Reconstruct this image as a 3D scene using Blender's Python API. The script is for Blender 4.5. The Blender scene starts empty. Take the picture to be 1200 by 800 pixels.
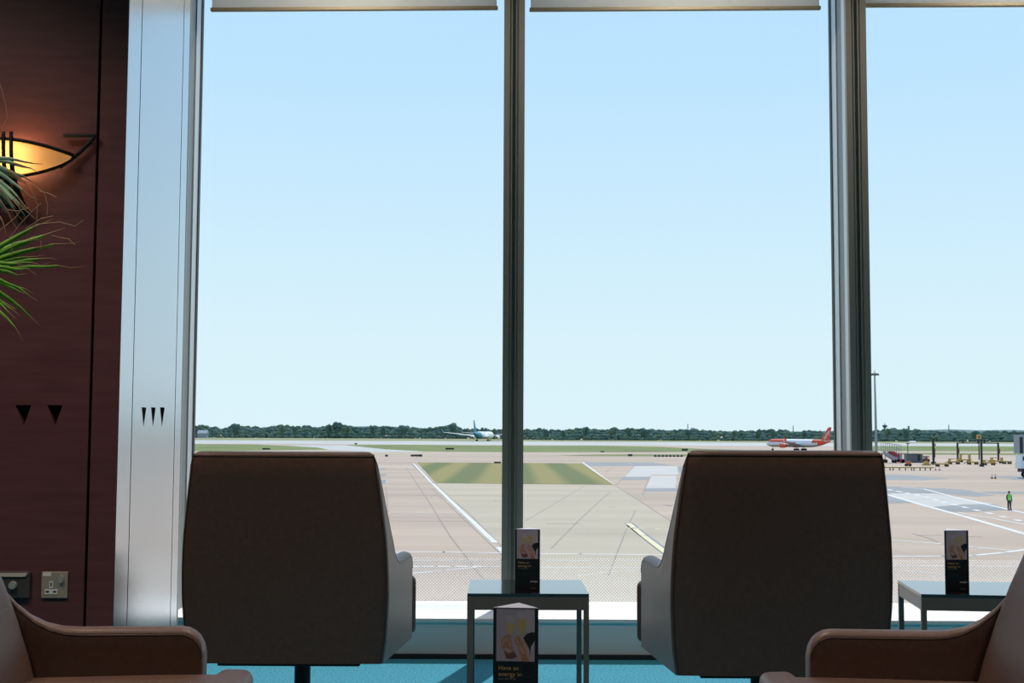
import bpy, bmesh, math, random
from mathutils import Vector, Matrix
random.seed(7)
SC = bpy.context.scene
COL = SC.collection
PI = math.pi
R = math.radians

# ------------------------------------------------------------------ camera
EYE = 1.045
F = 1500.0
PITCH = math.atan(106.0 / F)
ROLL = math.atan(0.0045)
cam_d = bpy.data.cameras.new('camera')
cam_d.sensor_width = 36.0
cam_d.lens = 45.0
cam_d.clip_start = 0.05
cam_d.clip_end = 20000
cam = bpy.data.objects.new('camera', cam_d)
COL.objects.link(cam)
CM = Matrix.Translation((0, 0, EYE)) @ Matrix.Rotation(PI / 2 + PITCH, 4, 'X') @ Matrix.Rotation(ROLL, 4, 'Z')
cam.matrix_world = CM
SC.camera = cam
CR = CM.to_3x3()
CO = Vector((0, 0, EYE))


def ray(px, py):
    return CR @ Vector(((px - 600) / F, (400 - py) / F, -1.0))


def at_d(px, py, d):
    r = ray(px, py)
    return CO + r * (d / r.y)


def at_z(px, py, z):
    r = ray(px, py)
    return CO + r * ((z - EYE) / r.z)


GZ = -6.2


def gp(px, py, z=GZ):
    return at_z(px, py, z)


# ------------------------------------------------------------------ materials
def lin(c):
    def f(v):
        v /= 255.0
        return v / 12.92 if v <= 0.04045 else ((v + 0.055) / 1.055) ** 2.4
    return tuple(f(v) for v in c) + (1.0,)


def mat(name, col, rough=0.5, metal=0.0, noise=0.0, scale=8.0, bump=0.0, bscale=200.0, stretch=(1, 1, 1),
        emit=None, estr=0.0, coat=0.0, spec=None, trans=0.0, sheen=0.0):
    m = bpy.data.materials.new(name)
    m.use_nodes = True
    nt = m.node_tree
    b = nt.nodes['Principled BSDF']
    col = tuple(col) + ((1.0,) if len(col) == 3 else ())
    b.inputs['Base Color'].default_value = col
    b.inputs['Roughness'].default_value = rough
    b.inputs['Metallic'].default_value = metal
    if spec is not None:
        b.inputs['Specular IOR Level'].default_value = spec
    if coat:
        b.inputs['Coat Weight'].default_value = coat
        b.inputs['Coat Roughness'].default_value = 0.15
    if sheen:
        b.inputs['Sheen Weight'].default_value = sheen
        b.inputs['Sheen Roughness'].default_value = 0.4
    tc = mp = None
    if noise or bump:
        tc = nt.nodes.new('ShaderNodeTexCoord')
        mp = nt.nodes.new('ShaderNodeMapping')
        mp.inputs['Scale'].default_value = stretch
        nt.links.new(tc.outputs['Object'], mp.inputs['Vector'])
    if noise:
        n = nt.nodes.new('ShaderNodeTexNoise')
        n.inputs['Scale'].default_value = scale
        n.inputs['Detail'].default_value = 5
        nt.links.new(mp.outputs['Vector'], n.inputs['Vector'])
        rp = nt.nodes.new('ShaderNodeValToRGB')
        rp.color_ramp.elements[0].position = 0.3
        rp.color_ramp.elements[1].position = 0.7
        rp.color_ramp.elements[0].color = tuple(max(0, c * (1 - noise)) for c in col[:3]) + (1,)
        rp.color_ramp.elements[1].color = tuple(min(1, c * (1 + noise)) for c in col[:3]) + (1,)
        nt.links.new(n.outputs['Fac'], rp.inputs['Fac'])
        nt.links.new(rp.outputs['Color'], b.inputs['Base Color'])
    if bump:
        n2 = nt.nodes.new('ShaderNodeTexNoise')
        n2.inputs['Scale'].default_value = bscale
        n2.inputs['Detail'].default_value = 3
        nt.links.new(mp.outputs['Vector'], n2.inputs['Vector'])
        bp = nt.nodes.new('ShaderNodeBump')
        bp.inputs['Strength'].default_value = bump
        bp.inputs['Distance'].default_value = 0.004
        nt.links.new(n2.outputs['Fac'], bp.inputs['Height'])
        nt.links.new(bp.outputs['Normal'], b.inputs['Normal'])
    if emit:
        b.inputs['Emission Color'].default_value = tuple(emit) + (1,)
        b.inputs['Emission Strength'].default_value = estr
    return m


M = {}
M['leather'] = mat('brown_leather', (0.096, 0.047, 0.031), 0.5, noise=0.14, scale=60, bump=0.15, bscale=420, coat=0.45, spec=0.5, sheen=0.1)
M['leather'].node_tree.nodes['Principled BSDF'].inputs['Coat Roughness'].default_value = 0.38
M['piping'] = mat('leather_piping', (0.05, 0.032, 0.026), 0.45)
M['steel_dark'] = mat('dark_steel', (0.035, 0.035, 0.038), 0.35, metal=0.8)
M['wood'] = mat('mahogany_veneer', (0.118, 0.045, 0.052), 0.42, noise=0.16, scale=5.0, stretch=(1, 1, 9))
M['void'] = mat('dark_cavity', (0.006, 0.005, 0.005), 0.9)
M['metal'] = mat('brushed_steel', (0.62, 0.64, 0.68), 0.24, metal=1.0, bump=0.03, bscale=300, stretch=(1, 1, 0.02))
M['mullion'] = mat('bronze_grey_aluminium', (0.33, 0.315, 0.275), 0.5, metal=0.05)
M['alu'] = mat('pale_aluminium', (0.62, 0.66, 0.68), 0.35, metal=0.4)
M['alu_dark'] = mat('grey_aluminium', (0.24, 0.25, 0.25), 0.45, metal=0.4)
M['gasket'] = mat('black_rubber', (0.012, 0.012, 0.013), 0.5)
M['white'] = mat('white_paint', (0.78, 0.79, 0.78), 0.5)
M['sillfront'] = mat('sill_front_paint', (0.74, 0.76, 0.76), 0.5)
M['kick'] = mat('dark_skirting', (0.015, 0.016, 0.018), 0.5)
M['ceil'] = mat('ceiling_paint', (0.55, 0.53, 0.5), 0.8)
M['wallpaint'] = mat('dark_wall_paint', (0.10, 0.075, 0.065), 0.7)
M['blind'] = mat('grey_blind_fabric', (0.36, 0.37, 0.36), 0.8, bump=0.1, bscale=500)
M['blind'] = mat('grey_blind_fabric', (0.36, 0.37, 0.36), 0.8)


def blind_mat():
    m = bpy.data.materials.new('woven_blind_fabric')
    m.use_nodes = True
    nt = m.node_tree
    nt.nodes.clear()
    out = nt.nodes.new('ShaderNodeOutputMaterial')
    a = nt.nodes.new('ShaderNodeBsdfTranslucent')
    a.inputs['Color'].default_value = (0.88, 0.89, 0.87, 1)
    d = nt.nodes.new('ShaderNodeBsdfDiffuse')
    d.inputs['Color'].default_value = (0.88, 0.89, 0.87, 1)
    mx = nt.nodes.new('ShaderNodeMixShader')
    mx.inputs['Fac'].default_value = 0.2
    nt.links.new(a.outputs[0], mx.inputs[1])
    nt.links.new(d.outputs[0], mx.inputs[2])
    nt.links.new(mx.outputs[0], out.inputs['Surface'])
    return m


M['blind_weave'] = blind_mat()
M['blindbar'] = mat('bronze_bar', (0.32, 0.27, 0.18), 0.5, metal=0.0)
M['tableglass'] = mat('dark_glass_top', (0.012, 0.016, 0.022), 0.06, coat=0.3, spec=0.8)
M['tableframe'] = mat('table_frame_steel', (0.17, 0.145, 0.13), 0.4, metal=0.3)
M['carpet'] = mat('teal_carpet', (0.024, 0.225, 0.330), 0.95, noise=0.6, scale=110, bump=0.8, bscale=200)
M['black'] = mat('black_card', (0.010, 0.010, 0.013), 0.35)
M['lilac'] = mat('pale_card', (0.42, 0.43, 0.52), 0.5)
M['ph_bg'] = mat('print_mauve', (0.43, 0.37, 0.45), 0.4)
M['ph_wall'] = mat('print_mauve_light', (0.50, 0.42, 0.50), 0.4)
M['ph_gold'] = mat('print_champagne', (0.52, 0.41, 0.16), 0.4)
M['ph_glass'] = mat('print_glass', (0.48, 0.43, 0.50), 0.4)
M['ph_skin'] = mat('print_skin', (0.42, 0.21, 0.14), 0.4)
M['ph_skin2'] = mat('print_skin_pale', (0.56, 0.36, 0.29), 0.4)
M['ph_skin3'] = mat('print_skin_dark', (0.17, 0.075, 0.05), 0.4)
M['ph_hair'] = mat('print_dark', (0.02, 0.016, 0.02), 0.4)
M['gold'] = mat('gold_ink', (0.62, 0.43, 0.17), 0.4)
M['greyink'] = mat('grey_ink', (0.28, 0.27, 0.28), 0.4)
M['dimink'] = mat('dim_ink', (0.05, 0.055, 0.07), 0.4)
M['whiteink'] = mat('white_ink', (0.8, 0.8, 0.82), 0.4)
M['plate'] = mat('brushed_plate', (0.40, 0.36, 0.30), 0.45, metal=0.2)
M['plate_dark'] = mat('dark_chrome_plate', (0.09, 0.085, 0.085), 0.35, metal=0.3)
M['chrome'] = mat('chrome', (0.62, 0.60, 0.56), 0.3, metal=0.5)
M['iron'] = mat('wrought_iron', (0.018, 0.014, 0.013), 0.45, metal=0.3)
M['frond'] = mat('palm_green', (0.20, 0.48, 0.05), 0.45, noise=0.35, scale=14)
M['frond2'] = mat('palm_skylit_green', (0.34, 0.55, 0.38), 0.4, noise=0.3, scale=14)  # upper fronds: sky light painted in as a paler, bluer green
M['dry'] = mat('palm_dry_tip', (0.34, 0.22, 0.12), 0.7)
M['bark'] = mat('bark', (0.10, 0.065, 0.04), 0.9, noise=0.4, scale=30)
M['pot'] = mat('grey_pot', (0.18, 0.18, 0.19), 0.5)
M['soil'] = mat('soil', (0.03, 0.02, 0.015), 0.95)
# outdoors
M['grass'] = mat('airfield_grass', (0.116, 0.155, 0.026), 0.9, noise=0.25, scale=0.03, stretch=(1, 1, 1))
M['grass_dry'] = mat('dry_grass', (0.215, 0.22, 0.10), 0.9, noise=0.2, scale=0.02)
M['runway'] = mat('runway_concrete', (0.40, 0.40, 0.38), 0.8, noise=0.1, scale=0.02)
M['slab_warm'] = mat('warm_concrete', (0.405, 0.335, 0.245), 0.85, noise=0.09, scale=0.12, stretch=(0.25, 1, 1))
M['slab_light'] = mat('new_concrete', (0.46, 0.435, 0.405), 0.85, noise=0.06, scale=0.2)
M['slab_dark'] = mat('grey_asphalt_patch', (0.225, 0.235, 0.24), 0.85, noise=0.12, scale=0.2)
M['joint'] = mat('slab_joint', (0.27, 0.23, 0.19), 0.9)
M['paint_white'] = mat('white_marking_paint', (0.58, 0.57, 0.56), 0.7, noise=0.12, scale=0.8)
M['paint_yellow'] = mat('yellow_marking_paint', (0.62, 0.54, 0.33), 0.7)


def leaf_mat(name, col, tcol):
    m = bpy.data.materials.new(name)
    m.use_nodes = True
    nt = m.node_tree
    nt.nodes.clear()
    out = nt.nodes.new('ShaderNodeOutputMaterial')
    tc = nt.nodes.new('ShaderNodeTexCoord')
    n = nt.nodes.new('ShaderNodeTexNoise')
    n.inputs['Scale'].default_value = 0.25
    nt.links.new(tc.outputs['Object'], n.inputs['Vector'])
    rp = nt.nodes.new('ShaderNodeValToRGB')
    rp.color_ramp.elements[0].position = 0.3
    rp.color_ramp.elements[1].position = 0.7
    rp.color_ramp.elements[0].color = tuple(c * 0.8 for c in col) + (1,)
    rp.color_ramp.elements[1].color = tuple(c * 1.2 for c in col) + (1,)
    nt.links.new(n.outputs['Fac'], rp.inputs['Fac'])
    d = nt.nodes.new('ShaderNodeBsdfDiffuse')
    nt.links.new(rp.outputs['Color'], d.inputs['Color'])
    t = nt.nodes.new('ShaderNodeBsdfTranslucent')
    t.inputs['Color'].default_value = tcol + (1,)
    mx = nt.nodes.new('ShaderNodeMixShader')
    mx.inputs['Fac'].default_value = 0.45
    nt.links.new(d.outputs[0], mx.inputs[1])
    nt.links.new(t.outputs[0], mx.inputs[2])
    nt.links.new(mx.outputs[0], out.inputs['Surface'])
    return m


M['leaf_a'] = leaf_mat('woodland_hazed_green', (0.140, 0.220, 0.190), (0.38, 0.52, 0.44))  # all three leaf colours have bluish distance haze mixed in
M['leaf_b'] = leaf_mat('woodland_hazed_blue_green', (0.145, 0.228, 0.215), (0.38, 0.52, 0.48))
M['leaf_c'] = leaf_mat('woodland_hazed_olive', (0.165, 0.240, 0.175), (0.42, 0.54, 0.40))
M['hill'] = mat('far_hill_hazed', (0.085, 0.150, 0.165), 1.0, noise=0.15, scale=0.01)  # aerial haze baked into the base colour, also on skyline towers
M['jet_white'] = mat('aircraft_white', (0.84, 0.85, 0.86), 0.4)
M['jet_teal'] = mat('aircraft_teal', (0.01, 0.27, 0.40), 0.35)
M['jet_orange'] = mat('aircraft_orange', (0.72, 0.10, 0.045), 0.4)
M['jet_grey'] = mat('aircraft_grey', (0.36, 0.40, 0.45), 0.45)
M['dark'] = mat('charcoal', (0.022, 0.024, 0.03), 0.6)
M['tyre'] = mat('tyre_rubber', (0.018, 0.018, 0.02), 0.8)
M['glassdark'] = mat('dark_window', (0.02, 0.025, 0.03), 0.1)
M['yellow'] = mat('machine_yellow', (0.52, 0.33, 0.08), 0.6)
M['orange'] = mat('signal_orange', (0.60, 0.16, 0.05), 0.6)
M['red'] = mat('machine_red', (0.32, 0.035, 0.05), 0.5)
M['mauve'] = mat('conveyor_pale', (0.42, 0.36, 0.44), 0.6)
M['grey'] = mat('container_grey', (0.13, 0.155, 0.165), 0.6)
M['lgrey'] = mat('light_grey', (0.32, 0.35, 0.38), 0.6)
M['sign'] = mat('sign_dark', (0.05, 0.035, 0.03), 0.6)
M['green'] = mat('cone_green', (0.03, 0.16, 0.10), 0.6)
M['hivis'] = mat('hi_vis_green', (0.16, 0.72, 0.05), 0.6)
M['navy'] = mat('navy_cloth', (0.02, 0.024, 0.04), 0.8)
M['skin'] = mat('skin', (0.35, 0.2, 0.14), 0.6)
M['hair'] = mat('dark_hair', (0.012, 0.01, 0.01), 0.7)


def ground_mat():
    m = mat('apron_concrete', (0.36, 0.30, 0.255), 0.85)
    nt = m.node_tree
    b = nt.nodes['Principled BSDF']
    tc = nt.nodes.new('ShaderNodeTexCoord')
    mp = nt.nodes.new('ShaderNodeMapping')
    nt.links.new(tc.outputs['Object'], mp.inputs['Vector'])
    br = nt.nodes.new('ShaderNodeTexBrick')
    br.offset = 0.0
    br.inputs['Scale'].default_value = 1.0
    br.inputs['Brick Width'].default_value = 24.0
    br.inputs['Row Height'].default_value = 6.0
    br.inputs['Mortar Size'].default_value = 0.06
    br.inputs['Color1'].default_value = (0.415, 0.312, 0.235, 1)
    br.inputs['Color2'].default_value = (0.385, 0.288, 0.216, 1)
    br.inputs['Mortar'].default_value = (0.34, 0.26, 0.20, 1)
    nt.links.new(mp.outputs['Vector'], br.inputs['Vector'])
    n = nt.nodes.new('ShaderNodeTexNoise')
    n.inputs['Scale'].default_value = 0.05
    n.inputs['Detail'].default_value = 6
    mp2 = nt.nodes.new('ShaderNodeMapping')
    mp2.inputs['Scale'].default_value = (0.3, 1.6, 1)
    nt.links.new(tc.outputs['Object'], mp2.inputs['Vector'])
    nt.links.new(mp2.outputs['Vector'], n.inputs['Vector'])
    mx = nt.nodes.new('ShaderNodeMix')
    mx.data_type = 'RGBA'
    mx.blend_type = 'MULTIPLY'
    mx.inputs['Factor'].default_value = 1.0
    rp = nt.nodes.new('ShaderNodeValToRGB')
    rp.color_ramp.elements[0].position = 0.3
    rp.color_ramp.elements[0].color = (0.83, 0.83, 0.84, 1)
    rp.color_ramp.elements[1].position = 0.72
    rp.color_ramp.elements[1].color = (1.16, 1.17, 1.18, 1)
    nt.links.new(n.outputs['Fac'], rp.inputs['Fac'])
    nt.links.new(br.outputs['Color'], mx.inputs['A'])
    nt.links.new(rp.outputs['Color'], mx.inputs['B'])
    nt.links.new(mx.outputs['Result'], b.inputs['Base Color'])
    return m


M['ground'] = ground_mat()


def glass_mat():
    m = bpy.data.materials.new('window_glass')
    m.use_nodes = True
    nt = m.node_tree
    nt.nodes.clear()
    out = nt.nodes.new('ShaderNodeOutputMaterial')
    tr = nt.nodes.new('ShaderNodeBsdfTransparent')
    tr.inputs['Color'].default_value = (0.965, 0.985, 0.985, 1)
    gl = nt.nodes.new('ShaderNodeBsdfGlossy')
    gl.inputs['Roughness'].default_value = 0.01
    fr = nt.nodes.new('ShaderNodeFresnel')
    fr.inputs['IOR'].default_value = 1.3
    mx = nt.nodes.new('ShaderNodeMixShader')
    gback = nt.nodes.new('ShaderNodeNewGeometry')
    inv = nt.nodes.new('ShaderNodeMath')
    inv.operation = 'SUBTRACT'
    inv.inputs[0].default_value = 1.0
    nt.links.new(gback.outputs['Backfacing'], inv.inputs[1])
    frm = nt.nodes.new('ShaderNodeMath')
    frm.operation = 'MULTIPLY'
    nt.links.new(fr.outputs['Fac'], frm.inputs[0])
    nt.links.new(inv.outputs[0], frm.inputs[1])
    nt.links.new(frm.outputs[0], mx.inputs['Fac'])
    nt.links.new(tr.outputs['BSDF'], mx.inputs[1])
    nt.links.new(gl.outputs['BSDF'], mx.inputs[2])
    # printed dot band along the foot of the glass
    geo = nt.nodes.new('ShaderNodeNewGeometry')
    sp = nt.nodes.new('ShaderNodeSeparateXYZ')
    nt.links.new(geo.outputs['Position'], sp.inputs[0])
    cb = nt.nodes.new('ShaderNodeCombineXYZ')
    nt.links.new(sp.outputs['X'], cb.inputs['X'])
    nt.links.new(sp.outputs['Z'], cb.inputs['Y'])
    rot = nt.nodes.new('ShaderNodeMapping')
    rot.inputs['Rotation'].default_value = (0, 0, R(45))
    nt.links.new(cb.outputs[0], rot.inputs['Vector'])
    vo = nt.nodes.new('ShaderNodeTexVoronoi')
    vo.voronoi_dimensions = '2D'
    vo.inputs['Scale'].default_value = 90
    vo.inputs['Randomness'].default_value = 0.0
    nt.links.new(rot.outputs['Vector'], vo.inputs['Vector'])
    lt = nt.nodes.new('ShaderNodeMath')
    lt.operation = 'LESS_THAN'
    lt.inputs[1].default_value = 0.26
    nt.links.new(vo.outputs['Distance'], lt.inputs[0])
    band = nt.nodes.new('ShaderNodeMath')
    band.operation = 'LESS_THAN'
    band.inputs[1].default_value = 0.42
    nt.links.new(sp.outputs['Z'], band.inputs[0])
    mul = nt.nodes.new('ShaderNodeMath')
    mul.operation = 'MULTIPLY'
    nt.links.new(lt.outputs[0], mul.inputs[0])
    nt.links.new(band.outputs[0], mul.inputs[1])
    mu2 = nt.nodes.new('ShaderNodeMath')
    mu2.operation = 'MULTIPLY'
    mu2.inputs[1].default_value = 0.4
    nt.links.new(mul.outputs[0], mu2.inputs[0])
    df = nt.nodes.new('ShaderNodeBsdfTranslucent')
    df.inputs['Color'].default_value = (0.8, 0.8, 0.8, 1)
    mx2 = nt.nodes.new('ShaderNodeMixShader')
    nt.links.new(mu2.outputs[0], mx2.inputs['Fac'])
    nt.links.new(mx.outputs[0], mx2.inputs[1])
    nt.links.new(df.outputs[0], mx2.inputs[2])
    nt.links.new(mx2.outputs[0], out.inputs['Surface'])
    return m


M['glass'] = glass_mat()


def shade_mat():
    m = bpy.data.materials.new('alabaster_shade')
    m.use_nodes = True
    nt = m.node_tree
    nt.nodes.clear()
    out = nt.nodes.new('ShaderNodeOutputMaterial')
    a = nt.nodes.new('ShaderNodeBsdfTranslucent')
    a.inputs['Color'].default_value = (0.92, 0.80, 0.60, 1)
    d = nt.nodes.new('ShaderNodeBsdfDiffuse')
    d.inputs['Color'].default_value = (0.80, 0.70, 0.58, 1)
    mx = nt.nodes.new('ShaderNodeMixShader')
    mx.inputs['Fac'].default_value = 0.3
    nt.links.new(a.outputs[0], mx.inputs[1])
    nt.links.new(d.outputs[0], mx.inputs[2])
    nt.links.new(mx.outputs[0], out.inputs['Surface'])
    return m


M['shade'] = shade_mat()


# ------------------------------------------------------------------ mesh helpers
def new_bm():
    return bmesh.new()


def bx(bm, x0, x1, y0, y1, z0, z1, mi=0, mtx=None):
    vs = [bm.verts.new(v) for v in ((x0, y0, z0), (x1, y0, z0), (x1, y1, z0), (x0, y1, z0),
                                    (x0, y0, z1), (x1, y0, z1), (x1, y1, z1), (x0, y1, z1))]
    for q in ((3, 2, 1, 0), (4, 5, 6, 7), (0, 1, 5, 4), (1, 2, 6, 5), (2, 3, 7, 6), (3, 0, 4, 7)):
        f = bm.faces.new([vs[i] for i in q])
        f.material_index = mi
    if mtx is not None:
        for v in vs:
            v.co = mtx @ v.co
    return vs


def prism(bm, pts, d, mi=0):
    """pts: list of Vectors of a planar outline, d: extrusion vector."""
    d = Vector(d)
    a = [bm.verts.new(Vector(p)) for p in pts]
    b = [bm.verts.new(Vector(p) + d) for p in pts]
    n = len(pts)
    fs = [bm.faces.new(a[::-1]), bm.faces.new(b)]
    for i in range(n):
        fs.append(bm.faces.new((a[i], a[(i + 1) % n], b[(i + 1) % n], b[i])))
    for f in fs:
        f.material_index = mi
    return a + b


def tube(bm, path, rad, n=8, mi=0, caps=True, flat=1.0):
    path = [Vector(p) for p in path]
    rings = []
    up0 = None
    for i, p in enumerate(path):
        t = (path[min(i + 1, len(path) - 1)] - path[max(i - 1, 0)]).normalized()
        if up0 is None:
            up0 = Vector((0, 0, 1)) if abs(t.z) < 0.9 else Vector((1, 0, 0))
        s = t.cross(up0).normalized()
        u = s.cross(t).normalized()
        up0 = u
        r = rad[i] if isinstance(rad, (list, tuple)) else rad
        rings.append([bm.verts.new(p + s * (r * math.cos(2 * PI * k / n)) + u * (r * flat * math.sin(2 * PI * k / n))) for k in range(n)])
    for a, b in zip(rings, rings[1:]):
        for k in range(n):
            f = bm.faces.new((a[k], a[(k + 1) % n], b[(k + 1) % n], b[k]))
            f.material_index = mi
    if caps:
        for f in (bm.faces.new(rings[0][::-1]), bm.faces.new(rings[-1])):
            f.material_index = mi
    return rings


def lathe(bm, prof, n=16, mi=0, axis='Z', mtx=None):
    """prof: list of (radius, height)."""
    rings = []
    for r, h in prof:
        ring = []
        for k in range(n):
            a = 2 * PI * k / n
            if axis == 'Z':
                v = Vector((r * math.cos(a), r * math.sin(a), h))
            elif axis == 'X':
                v = Vector((h, r * math.cos(a), r * math.sin(a)))
            else:
                v = Vector((r * math.cos(a), h, -r * math.sin(a)))
            if mtx is not None:
                v = mtx @ v
            ring.append(bm.verts.new(v))
        rings.append(ring)
    for a, b in zip(rings, rings[1:]):
        for k in range(n):
            f = bm.faces.new((a[k], a[(k + 1) % n], b[(k + 1) % n], b[k]))
            f.material_index = mi
    for f in (bm.faces.new(rings[0][::-1]), bm.faces.new(rings[-1])):
        f.material_index = mi
    return rings


def loft(bm, rings, mi=0, caps=True):
    vr = [[bm.verts.new(p) for p in r] for r in rings]
    n = len(vr[0])
    for a, b in zip(vr, vr[1:]):
        for k in range(n):
            f = bm.faces.new((a[k], a[(k + 1) % n], b[(k + 1) % n], b[k]))
            f.material_index = mi
    if caps:
        bm.faces.new(vr[0][::-1])
        bm.faces.new(vr[-1])
    return vr


def obj(name, bm, mats, parent=None, smooth=None, bevel=0.0, seg=2, mods=None):
    bmesh.ops.recalc_face_normals(bm, faces=bm.faces[:])
    me = bpy.data.meshes.new(name)
    bm.to_mesh(me)
    bm.free()
    for m_ in (mats if isinstance(mats, (list, tuple)) else [mats]):
        me.materials.append(m_)
    o = bpy.data.objects.new(name, me)
    COL.objects.link(o)
    if parent is not None:
        o.parent = parent
    if bevel:
        b = o.modifiers.new('bevel', 'BEVEL')
        b.width = bevel
        b.segments = seg
        b.limit_method = 'ANGLE'
        b.angle_limit = R(35)
    if smooth is not None:
        me.shade_smooth()
        if smooth < 179:
            me.set_sharp_from_angle(angle=R(smooth))
    return o


def tag(o, label, cat, group=None, kind=None):
    if label:
        o['label'] = label
    if cat:
        o['category'] = cat
    if group:
        o['group'] = group
    if kind:
        o['kind'] = kind
    return o


def thing(name, label, cat, loc=(0, 0, 0), rz=0.0, group=None, scale=None):
    o = bpy.data.objects.new(name, None)
    COL.objects.link(o)
    o.location = loc
    o.rotation_euler = (0, 0, rz)
    if scale:
        o.scale = (scale, scale, scale)
    tag(o, label, cat, group)
    return o


def struct(name, bm, m, parent=None, **k):
    o = obj(name, bm, m, parent, **k)
    o['kind'] = 'structure'
    return o


def copy_tree(o, parent=None):
    c = o.copy()
    COL.objects.link(c)
    c.parent = parent
    for ch in list(o.children):
        copy_tree(ch, c)
    return c


def bake(o):
    """replace the object's mesh by its evaluated mesh."""
    dg = bpy.context.evaluated_depsgraph_get()
    dg.update()
    me = bpy.data.meshes.new_from_object(o.evaluated_get(dg))
    old = o.data
    o.modifiers.clear()
    o.data = me
    me.name = o.name
    return o


def cut(o, cutter_bm):
    c = obj('cutter', cutter_bm, M['void'])
    md = o.modifiers.new('cut', 'BOOLEAN')
    md.operation = 'DIFFERENCE'
    md.solver = 'EXACT'
    md.object = c
    bpy.context.view_layer.update()
    bake(o)
    bpy.data.objects.remove(c, do_unlink=True)
    return o


def text_mesh(name, s, size, m, parent, mtx, extrude=0.0002, align='LEFT', shear=0.0, space=1.0, sx=1.0):
    cu = bpy.data.curves.new(name, 'FONT')
    cu.body = s
    cu.size = size
    cu.extrude = extrude
    cu.align_x = align
    cu.shear = shear
    cu.space_character = space
    t = bpy.data.objects.new(name + '_tmp', cu)
    COL.objects.link(t)
    bpy.context.view_layer.update()
    dg = bpy.context.evaluated_depsgraph_get()
    me = bpy.data.meshes.new_from_object(t.evaluated_get(dg))
    bpy.data.objects.remove(t, do_unlink=True)
    me.transform(mtx @ Matrix.Diagonal((sx, 1, 1, 1)))
    me.materials.clear()
    me.materials.append(m)
    o = bpy.data.objects.new(name, me)
    COL.objects.link(o)
    o.parent = parent
    return o


def lerp(a, b, t):
    return a + (b - a) * t


def interp(tab, x):
    if x <= tab[0][0]:
        return tab[0][1]
    for (x0, y0), (x1, y1) in zip(tab, tab[1:]):
        if x <= x1:
            return lerp(y0, y1, (x - x0) / (x1 - x0))
    return tab[-1][1]


# ------------------------------------------------------------------ world + lights
w = bpy.data.worlds.new('World')
SC.world = w
w.use_nodes = True
nt = w.node_tree
bg = nt.nodes['Background']
tc = nt.nodes.new('ShaderNodeTexCoord')
sp = nt.nodes.new('ShaderNodeSeparateXYZ')
nt.links.new(tc.outputs['Generated'], sp.inputs[0])
rp = nt.nodes.new('ShaderNodeValToRGB')
cr = rp.color_ramp
mpz = nt.nodes.new('ShaderNodeMapRange')
mpz.inputs['From Min'].default_value = -0.1
mpz.inputs['From Max'].default_value = 1.0
nt.links.new(sp.outputs['Z'], mpz.inputs['Value'])
nt.links.new(mpz.outputs[0], rp.inputs['Fac'])
stops = [(-0.1, (0.30, 0.27, 0.25)), (-0.012, (0.45, 0.47, 0.47)), (0.0, (0.735, 0.885, 0.945)), (0.07, (0.715, 0.88, 0.955)),
         (0.16, (0.625, 0.83, 0.975)), (0.26, (0.535, 0.775, 0.985)), (0.33, (0.495, 0.745, 0.985)), (0.6, (0.22, 0.42, 0.75)), (1.0, (0.13, 0.28, 0.60))]
cr.elements[0].position = 0.0
cr.elements[0].color = stops[0][1] + (1,)
cr.elements[1].position = 1.0
cr.elements[1].color = stops[-1][1] + (1,)
for z, c in stops[1:-1]:
    e = cr.elements.new((z + 0.1) / 1.1)
    e.color = c + (1,)
nt.links.new(rp.outputs['Color'], bg.inputs['Color'])
bg.inputs['Strength'].default_value = 1.06

sun_d = bpy.data.lights.new('sun', 'SUN')
sun_d.energy = 4.4
sun_d.angle = R(0.53)
sun_d.color = (1.0, 0.95, 0.88)
sun = bpy.data.objects.new('sun', sun_d)
COL.objects.link(sun)
SAZ, SEL = R(14), R(55)
sdir = Vector((math.sin(SAZ) * math.cos(SEL), math.cos(SAZ) * math.cos(SEL), math.sin(SEL)))
sun.rotation_euler = sdir.to_track_quat('Z', 'Y').to_euler()


def area(name, loc, size, energy, col, sy=None):
    d = bpy.data.lights.new(name, 'AREA')
    d.shape = 'RECTANGLE'
    d.size = size
    d.size_y = sy or size
    d.energy = energy
    d.color = col
    d.spread = R(115)
    o = bpy.data.objects.new(name, d)
    COL.objects.link(o)
    o.location = loc
    return o


for x_, y_, e_ in ((-2.3, 2.95, 24), (0.0, 3.05, 15), (2.4, 3.05, 15), (-1.2, 0.2, 22), (1.6, 0.2, 22)):  # unseen fill lights added to brighten panelling, chair backs and cards
    area('ceiling_fill', (x_, y_, 3.42), 0.5, e_, (1.0, 0.80, 0.66), 0.5)

for x_ in (-0.8, 0.85, 2.5):  # unseen fill row added to lift the mullion fronts
    area('window_lamp', (x_, 5.76, 3.45), 0.25, 9, (1.0, 0.86, 0.70), 0.25).data.spread = PI

# ------------------------------------------------------------------ room shell
FY, GY = 6.0, 6.435            # front of the sill, plane of the glass
CZ = 3.5
bm = new_bm()
bx(bm, -5.2, 5.6, -4.2, 6.6, -0.2, 0.0)
struct('floor', bm, M['carpet'])
bm = new_bm()
bx(bm, -5.2, 5.6, -4.2, 6.6, CZ, CZ + 0.2)
struct('ceiling', bm, M['ceil'])
bm = new_bm()
bx(bm, -5.2, 5.6, -4.2, -4.0, 0, CZ)
struct('wall_back', bm, M['wallpaint'])
bm = new_bm()
bx(bm, 5.4, 5.6, -4.0, 6.6, 0, CZ)
struct('wall_right', bm, M['wallpaint'])
bm = new_bm()
bx(bm, -5.2, -5.0, -4.0, 4.25, 0, CZ)
struct('wall_side', bm, M['wallpaint'])

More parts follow.
